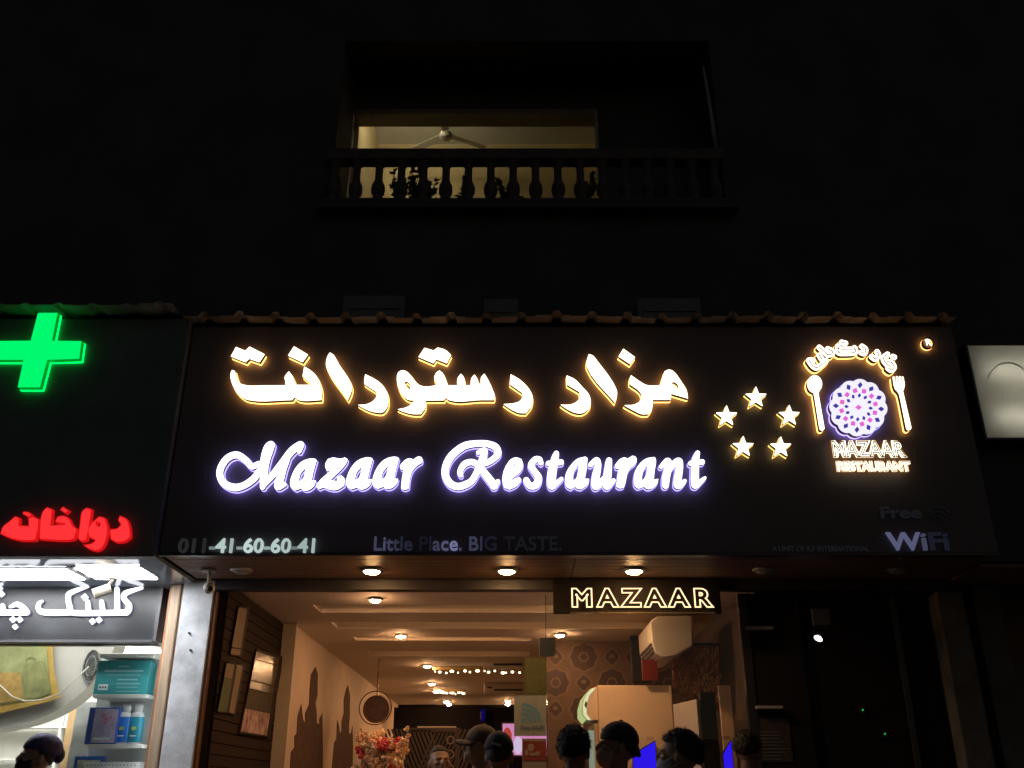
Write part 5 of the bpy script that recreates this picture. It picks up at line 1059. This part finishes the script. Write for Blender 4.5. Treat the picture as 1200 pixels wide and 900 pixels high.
            for k in range(n):
                for j in range(4): bm_.f.append((k*4+j, k*4+(j+1) % 4, (k+1)*4+(j+1) % 4, (k+1)*4+j)); bm_.m.append(0)
            part('cap_brim', bm_, cmx)
            bt_ = MB(); bt_.ellipsoid((0, .012, 1.771), (.012, .012, .007), 10, 6); part('cap_button', bt_, cmx)
            if head == 'cap_back':      # strap opening showing the hair above the forehead
                st = MB(); st.tube([(.035*math.cos(R(g)), -.090+.012*(1-math.sin(R(g))), 1.675+.040*math.sin(R(g))) for g in range(0, 181, 20)], .005, 6); part('cap_strap', st, mat('strap', (.2, .15, .12), .6))
                st = MB(); st.ellipsoid((0, -.086, 1.688), (.028, .012, .022), 12, 8); part('forehead_gap', st, sk)
            if head == 'cap_dark':
                lg = MB(); lg.add([(-.03+.012*k+dx, .012+.107*(1-((-.03+.012*k)/.09)**2)**.5+.001, 1.672+z+.006*k*.5) for k in range(6) for dx, z in ((0, 0), (.003, .016))], [(2*k, 2*k+2, 2*k+3, 2*k+1) for k in range(5)]); part('cap_logo', lg, mat('logo_grey', (.35, .35, .36), .6), False)
        if head == 'turban':
            tm = mat('turban_navy', (.05, .045, .13), .8, var=.25, vscale=18, bump=.4, bscale=60)
            part('turban', cover((0, .03, 1.682), (.096, .122, .100), lambda d: d.z+.28+.45*min(0, -d.y-.2)*0-(.25 if d.y < -.3 else 0)), tm)
            kn = MB(); kn.ellipsoid((0, .135, 1.655), (.045, .035, .05), 14, 10); part('turban_knot', kn, tm)
    if mask:
        mm = mat('mask_%s' % str(mask), mask, .8, var=.1)
        part('face_mask', cover((0, -.034, 1.578), (.066, .078, .066), lambda d: min(-d.y-.05, .62-d.z)), mm)
        lp_ = MB()
        for s in (1, -1): lp_.tube([(.062*s, -.055, 1.60), (.078*s, -.02, 1.622), (.084*s, .02, 1.630), (.082*s, .03, 1.60)], .002, 5); lp_.tube([(.058*s, -.05, 1.555), (.074*s, -.01, 1.58), (.082*s, .03, 1.60)], .002, 5)
        part('mask_loops', lp_, mm)
    if collar:
        cb = MB(); n = 20
        for k in range(n+1):
            a = R(-70)+R(320)*k/n+R(0); a = -math.pi/2+R(22)+R(316)*k/n
            for r, z in ((.066, 1.455), (.088, 1.43), (.095, 1.405), (.080, 1.42)): cb.v.append((r*math.cos(a), .02+r*.95*math.sin(a), z+.015*math.sin(a)))
        for k in range(n):
            for j in range(4): cb.f.append((k*4+j, k*4+(j+1) % 4, (k+1)*4+(j+1) % 4, (k+1)*4+j)); cb.m.append(0)
        part('collar', cb, mat('collar_%s' % str(collar), collar, .85, var=.15))
    return e
SK1, SK2 = (.30, .155, .09), (.22, .11, .065)
person(45, 862, 6.35, -50, 'person in a navy turban and black face mask before the pharmacy', (.32, .19, .13), (.05, .05, .055), 0, 'turban', mask=(.015, .015, .017), nod=-4)
person(517, 872, 7.35, 18, 'person with short receding dark hair facing the street', SK1, (.05, .045, .045), 0, 'hair', (.02, .014, .012), nod=-12, hairline=.5)
person(560, 850, 6.75, -78, 'person in a brown cap looking left, with a cream collar', SK1, (.34, .25, .13), 0, 'cap', nod=-6, collar=(.55, .42, .22))
person(585, 858, 5.9, 172, 'person in a black cap with a grey mark, seen from behind', SK2, (.10, .07, .05), 0, 'cap_dark', nod=2, collar=(.55, .45, .3))
person(672, 851, 5.45, 168, 'person with short bushy black hair seen from behind', SK2, (.40, .20, .04), 0, 'bushy', (.008, .006, .006), nod=2, hairline=.3)
person(717, 846, 5.5, -82, 'person in a backwards black cap and red shirt looking left', SK1, (.45, .025, .02), 0, 'cap_back', mask=(.42, .30, .24), nod=-8)
person(789, 855, 5.1, -105, 'person with thick dark hair and pale face mask at the right', SK1, (.02, .02, .025), 0, 'bushy', (.015, .009, .008), mask=(.5, .48, .45), nod=-6, hairline=.45)
person(874, 856, 7.2, 160, 'dark figure standing in for a glass reflection at the right door jamb', SK2, (.015, .015, .015), 0, 'bushy', (.02, .02, .018), nod=0)  # solid body put where a person is only mirrored in the glass
